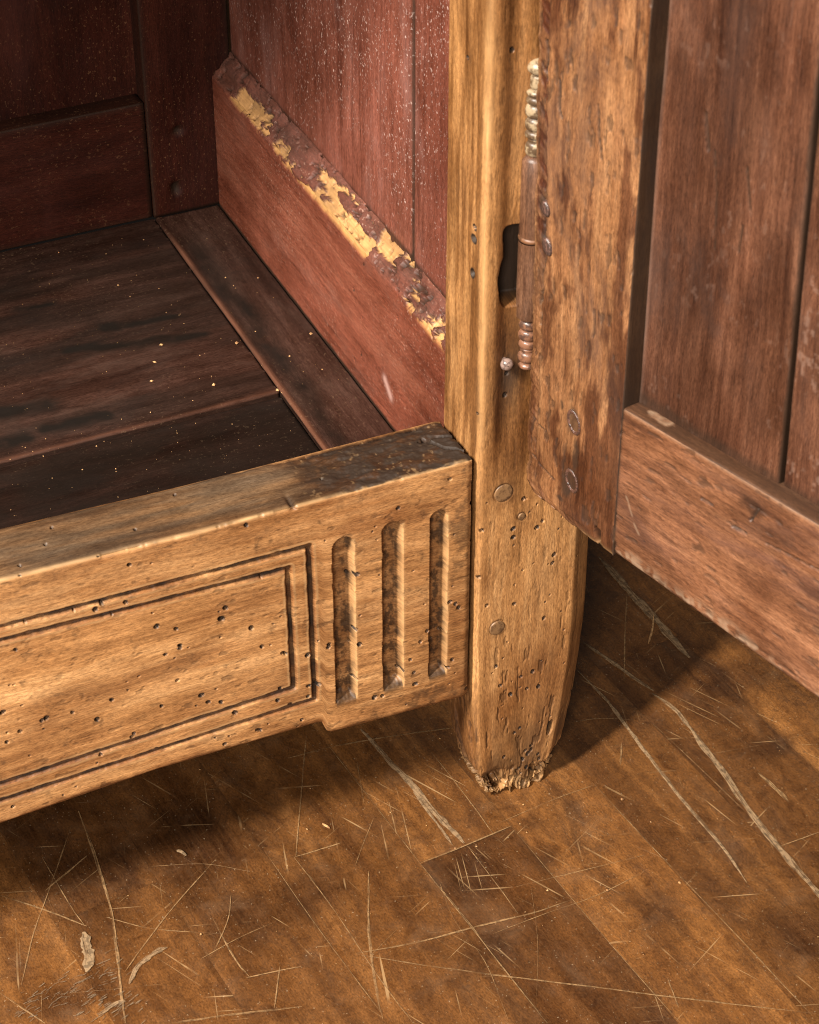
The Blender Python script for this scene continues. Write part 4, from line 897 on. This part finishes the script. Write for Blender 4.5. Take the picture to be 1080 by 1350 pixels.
# panel boards
PT = 0.0078
def panel_h(seed, x0, x1, marks):
    def hh(l, a, b, na, nb):
        z, s = l, a; fr = nb < -0.4
        h = 0.00030*(fbm(s*300, z*35, 3, seed)-0.5) + 0.0008*(fbm(s*22, z*12, 3, seed+2)-0.5)
        dirt_shade = np.zeros_like(z); wear = np.zeros_like(z); tint = np.zeros_like(z)
        e = np.minimum(s-x0, x1-s)
        dirt_shade = np.maximum(dirt_shade, np.where(fr, 0.75*(1-sstep(0.0, 0.0016, e + 0.001*(fbm(z*120, 0*z, 3, seed+4)-0.5))), 0.9))
        dirt_shade = np.maximum(dirt_shade, np.where(fr, 0.6*sstep(0.2405, 0.2362, z + 0.003*(fbm(s*90, z*60, 3, seed+6)-0.5)), 0))
        for pts, wd, dp in marks:
            p = [tuple(atD(u, v, PT)) for u, v in pts]; d = segdist(s, z, p)+0.0003*(fbm(s*200, z*120, 2, 801)-0.5)
            k = np.where(fr, 1-sstep(wd*0.4, wd*1.7, d), 0); h -= dp*k; dirt_shade = np.maximum(dirt_shade, 0.8*k)
        tint = np.where(fr, 0.6*sstep(0.5, 0.68, fbm(s*45, z*14, 4, seed+8)), 0)
        wear = np.where(fr, (0.08 if x0 < 0.1 else 0.2)*sstep(0.64, 0.76, fbm(s*420, z*260, 4, seed+10))*sstep(0.48, 0.62, fbm(s*40, z*34, 3, seed+12) + (0.10 if x0 > 0.1 else 0.0) + 0.15*sstep(0.02, 0.0, x1-s)), 0)
        edge = np.where(fr, np.exp(-((s-x0-0.0012)/0.0009)**2), 0)*(x0 < 0.1); wear = np.maximum(wear, 0.25*edge*fbm(z*60, 0*z, 3, seed+14))
        return h, {'dirt_shade': np.clip(dirt_shade, 0, 1), 'wear': np.clip(wear, 0, 1), 'tint': tint}
    return hh
JX = 0.1192
def jplace(z, s, t):   # the joint between the boards leans a little
    k = np.interp(z, [0.23, 0.40], [0.0, -0.0055]); return np.stack([s + k*np.clip((s-0.06)/(JX-0.06), 0, 1)*(s < 0.2), t + np.where(s > JX, 0.0004, 0), z], -1)
board_v('panel_board', 0.0493, JX-0.0004, PT, 0.008, lens((0.232, 0.40, 0.0006), (0.40, 0.685, 0.01)), panel_h(811, 0.0493, JX-0.0004, [([(932, 150), (936, 200)], 0.0006, 0.0010), ([(945, 200), (947, 260), (944, 330)], 0.0003, 0.0006), ([(990, 225), (994, 280)], 0.0005, 0.0006), ([(983, 300), (977, 335)], 0.0004, 0.0006)]), M['panel'], (0.0012, 0.0012), 0.0006, jplace)
board_v('panel_board', JX+0.0005, 0.20, PT+0.0006, 0.008, lens((0.232, 0.40, 0.0006), (0.40, 0.685, 0.01)), panel_h(831, JX+0.0005, 0.20, []), M['panel'], (0.0012, 0.0012), 0.0008, jplace)
board_v('panel_board', 0.201, 0.33, PT, 0.008, lens((0.232, 0.685, 0.02)), None, M['panel'], (0.0012, 0.0012), 0.02)
board_v('stile', 0.3105, DW, -0.0002, TH, lens((ZR+0.0005, 0.685, 0.02)), None, M['stile'], (0.0012, 0.0012), 0.01)
# pegs and nails in the stile
for u, v, r, m, nm in ((757, 557, 0.0041, 'pegglint', 'peg'), (754, 634, 0.0040, 'pegglint', 'peg'), (720, 275, 0.0025, 'nail', 'nail'), (722, 325, 0.0029, 'nail', 'nail')):
    q = atD(u, v)
    prof = [(r*1.05, -0.003), (r*1.05, 0.0002), (r*0.95, 0.0006), (r*0.78, 0.0005), (r*0.62, -0.0006), (r*0.3, -0.0009), (0.0001, -0.0008)] if nm == 'peg' else [(r, -0.003), (r, 0.0003), (r*0.85, 0.0008), (r*0.5, 0.0009), (0.0001, 0.0010)]
    o = lathe(nm, prof, (0, 0, 0), (0, -1, 0), M[m], door, 24); o.location = (q[0], 0.0001, q[1]); o.rotation_euler = (0, R(-20), 0); o.scale = (0.8, 1, 1.25)
# ---- turned barrel hinge between post and door
hinge = bpy.data.objects.new('barrel_hinge', None); sc.collection.objects.link(hinge); hinge.parent = cab
_h = atY(702, 300, -0.0005); HX, HY = _h[0], -0.0005; hinge.location = (HX, HY, 0.22); hinge.empty_display_size = 0.01
def bead_prof(z0, items):
    out = []; z = z0
    for r, hgt, neck in items:
        for k in range(9):
            t = math.pi*k/8; out.append((neck + (r-neck)*math.sin(t), z + hgt*(1-math.cos(t))/2))
        z += hgt
    return out
rb = 0.0050
lathe('barrel', [(0.0002, 0.0222), (0.0030, 0.0224), (rb, 0.0245), (rb*1.02, 0.035), (rb, 0.0570)], (0, 0, 0), (0, 0, 1), M['barrel'], hinge)
lathe('barrel', [(rb*0.99, 0.0595), (rb, 0.075), (rb*0.98, 0.0905), (0.0033, 0.0922), (0.0002, 0.0924)], (0, 0, 0), (0, 0, 1), M['barrel'], hinge)
lathe('ring', [(0.003, 0.0568), (rb*1.0, 0.0574), (rb*1.04, 0.0582), (rb*1.0, 0.0590), (0.003, 0.0596)], (0, 0, 0), (0, 0, 1), M['ring'], hinge)
lathe('finial', bead_prof(0.0922, [(0.0040, 0.0055, 0.0028), (0.0030, 0.0015, 0.0026), (0.0043, 0.0030, 0.0030), (0.0043, 0.0050, 0.0030), (0.0044, 0.0052, 0.0031), (0.0041, 0.0030, 0.0030), (0.0041, 0.0026, 0.0026), (0.0029, 0.0052, 0.0024), (0.0041, 0.0060, 0.0002)]), (0, 0, 0), (0, 0, 1), M['finial'], hinge)
lathe('finial', bead_prof(0.0006, [(0.0038, 0.0036, 0.0002), (0.0040, 0.0046, 0.0026), (0.0030, 0.0014, 0.0026), (0.0038, 0.0038, 0.0026), (0.0041, 0.0046, 0.0027), (0.0039, 0.0042, 0.0026)]), (0, 0, 0), (0, 0, 1), M['bead'], hinge)
p = atY(669, 480, -0.002)
lathe('knob', [(0.0012, -0.004), (0.0014, 0.0), (0.0024, 0.0012), (0.0025, 0.0022), (0.0017, 0.0034), (0.0002, 0.0037)], (p[0]-HX, -0.0005-HY, p[2]-0.22), (-0.2, -1, 0.1), M['knob'], hinge)

# ------------------------------------------------------------------ crumbs and splinters
def crumbs(name, pts, mat, label, parent=None):
    r_ = np.random.RandomState(5); V = []; T = []; base = np.array([(1, 0, 0), (-1, 0, 0), (0, 1, 0), (0, -1, 0), (0, 0, 1), (0, 0, -1)], float)
    F = [(0, 2, 4), (2, 1, 4), (1, 3, 4), (3, 0, 4), (2, 0, 5), (1, 2, 5), (3, 1, 5), (0, 3, 5)]
    for x, y, z, s in pts:
        k = len(V); sc_ = s*r_.uniform(0.5, 1.2, 3); a = r_.uniform(0, 3.14)
        for b in base:
            q = b*sc_*r_.uniform(0.7, 1.3); V.append((x+q[0]*math.cos(a)-q[1]*math.sin(a), y+q[0]*math.sin(a)+q[1]*math.cos(a), z+s*0.4+q[2]))
        T += [(k+i, k+j, k+l) for i, j, l in F]
    V = np.array(V); o = link(name, raw_mesh(name, V, np.zeros((0, 4)), {'g': V}, False, T), mat, parent)
    o['kind'] = 'stuff'; o['label'] = label; return o
r2 = np.random.RandomState(3); pts = []
for i in range(340):
    x, y = r2.uniform(-0.20, -0.003), r2.uniform(0.036, 0.29)
    pts.append((x, y, ZF+(0.0004 if x > -0.034 else (-0.0016 if y < 0.133 else 0)), r2.choice([0.00016, 0.00022, 0.0003, 0.0005], p=[.5, .3, .15, .05])))
for u, v, s in ((312, 453, .0013), (213, 455, .0009), (410, 441, .0011), (156, 377, .0010), (282, 508, .0010), (308, 378, .0008), (200, 503, .0008), (366, 515, .0009), (204, 478, .0009), (425, 488, .0007)):
    p = atZ(u, v, ZF); pts.append((p[0], p[1], ZF, s))
crumbs('wood_crumbs', pts, M['crumb'], 'pale wood crumbs scattered over the dark cupboard bottom')
pts = []
for i in range(120):
    p = atZ(r2.uniform(-50, 1120), r2.uniform(900, 1400)); pts.append((p[0], p[1], FLOOR+0.0004, r2.choice([0.0002, 0.0003, 0.0005], p=[.6, .3, .1])))
for u, v, s in ((265, 1233, .0006), (722, 1175, .0006), (858, 1085, .0006), (820, 1055, .0007), (690, 1062, .0006), (801, 1175, .0007), (896, 1165, .0006), (600, 1120, .0008)):
    p = atZ(u, v); pts.append((p[0], p[1], FLOOR+0.0004, s))
crumbs('floor_grit', pts, M['crumb'], 'pale grit scattered over the parquet floor')
def sliver(name, pts, w, mat, label, cat, group=None, lift=0.0006):
    p = np.array(fp(*pts)); p = catmull(p, 6) if len(p) > 2 else np.linspace(p[0], p[1], 8)
    n = len(p); s = np.linspace(0, 1, n); t = np.gradient(p, axis=0); t /= np.linalg.norm(t, axis=1)[:, None]; nn = np.stack([-t[:, 1], t[:, 0]], -1)
    ww = w*0.5*np.sqrt(np.clip(1-(2*s-1)**4, 0.04, 1)); c0 = np.array([*p[n//2], FLOOR+0.0004])
    V = []; z = FLOOR+0.0004
    for i in range(n):
        zl = z + lift*math.sin(math.pi*s[i])
        for du, dz in ((1, 0), (0.5, w*0.5), (-0.5, w*0.5), (-1, 0)): V.append((*(p[i]+nn[i]*ww[i]*du), zl+dz))
    q = []
    for i in range(n-1):
        for j in range(4): q.append((i*4+j, i*4+(j+1) % 4, i*4+4+(j+1) % 4, i*4+4+j))
    q += [(3, 2, 1, 0), ((n-1)*4, (n-1)*4+1, (n-1)*4+2, (n-1)*4+3)]
    V = np.array(V)-c0
    o = link(name, raw_mesh(name, V, q, {'g': V}, False), mat); o.location = tuple(c0); o['label'] = label; o['category'] = cat
    if group: o['group'] = group
    return o
sliver('wood_splinter', [(862, 812), (860, 832), (855, 849)], 0.0011, M['crumb'], 'thin pale splinter standing out in the shadow behind the foot', 'splinter')
sliver('wood_chip', [(233, 1123), (239, 1125), (246, 1129)], 0.0014, M['filler'], 'small pale wood chip below the carved apron, left of the scratches', 'wood chip')
sliver('wood_chip', [(425, 1087), (430, 1091), (435, 1093)], 0.0010, M['crumb'], 'tiny orange wood chip between the apron step and the pale gouge', 'wood chip')
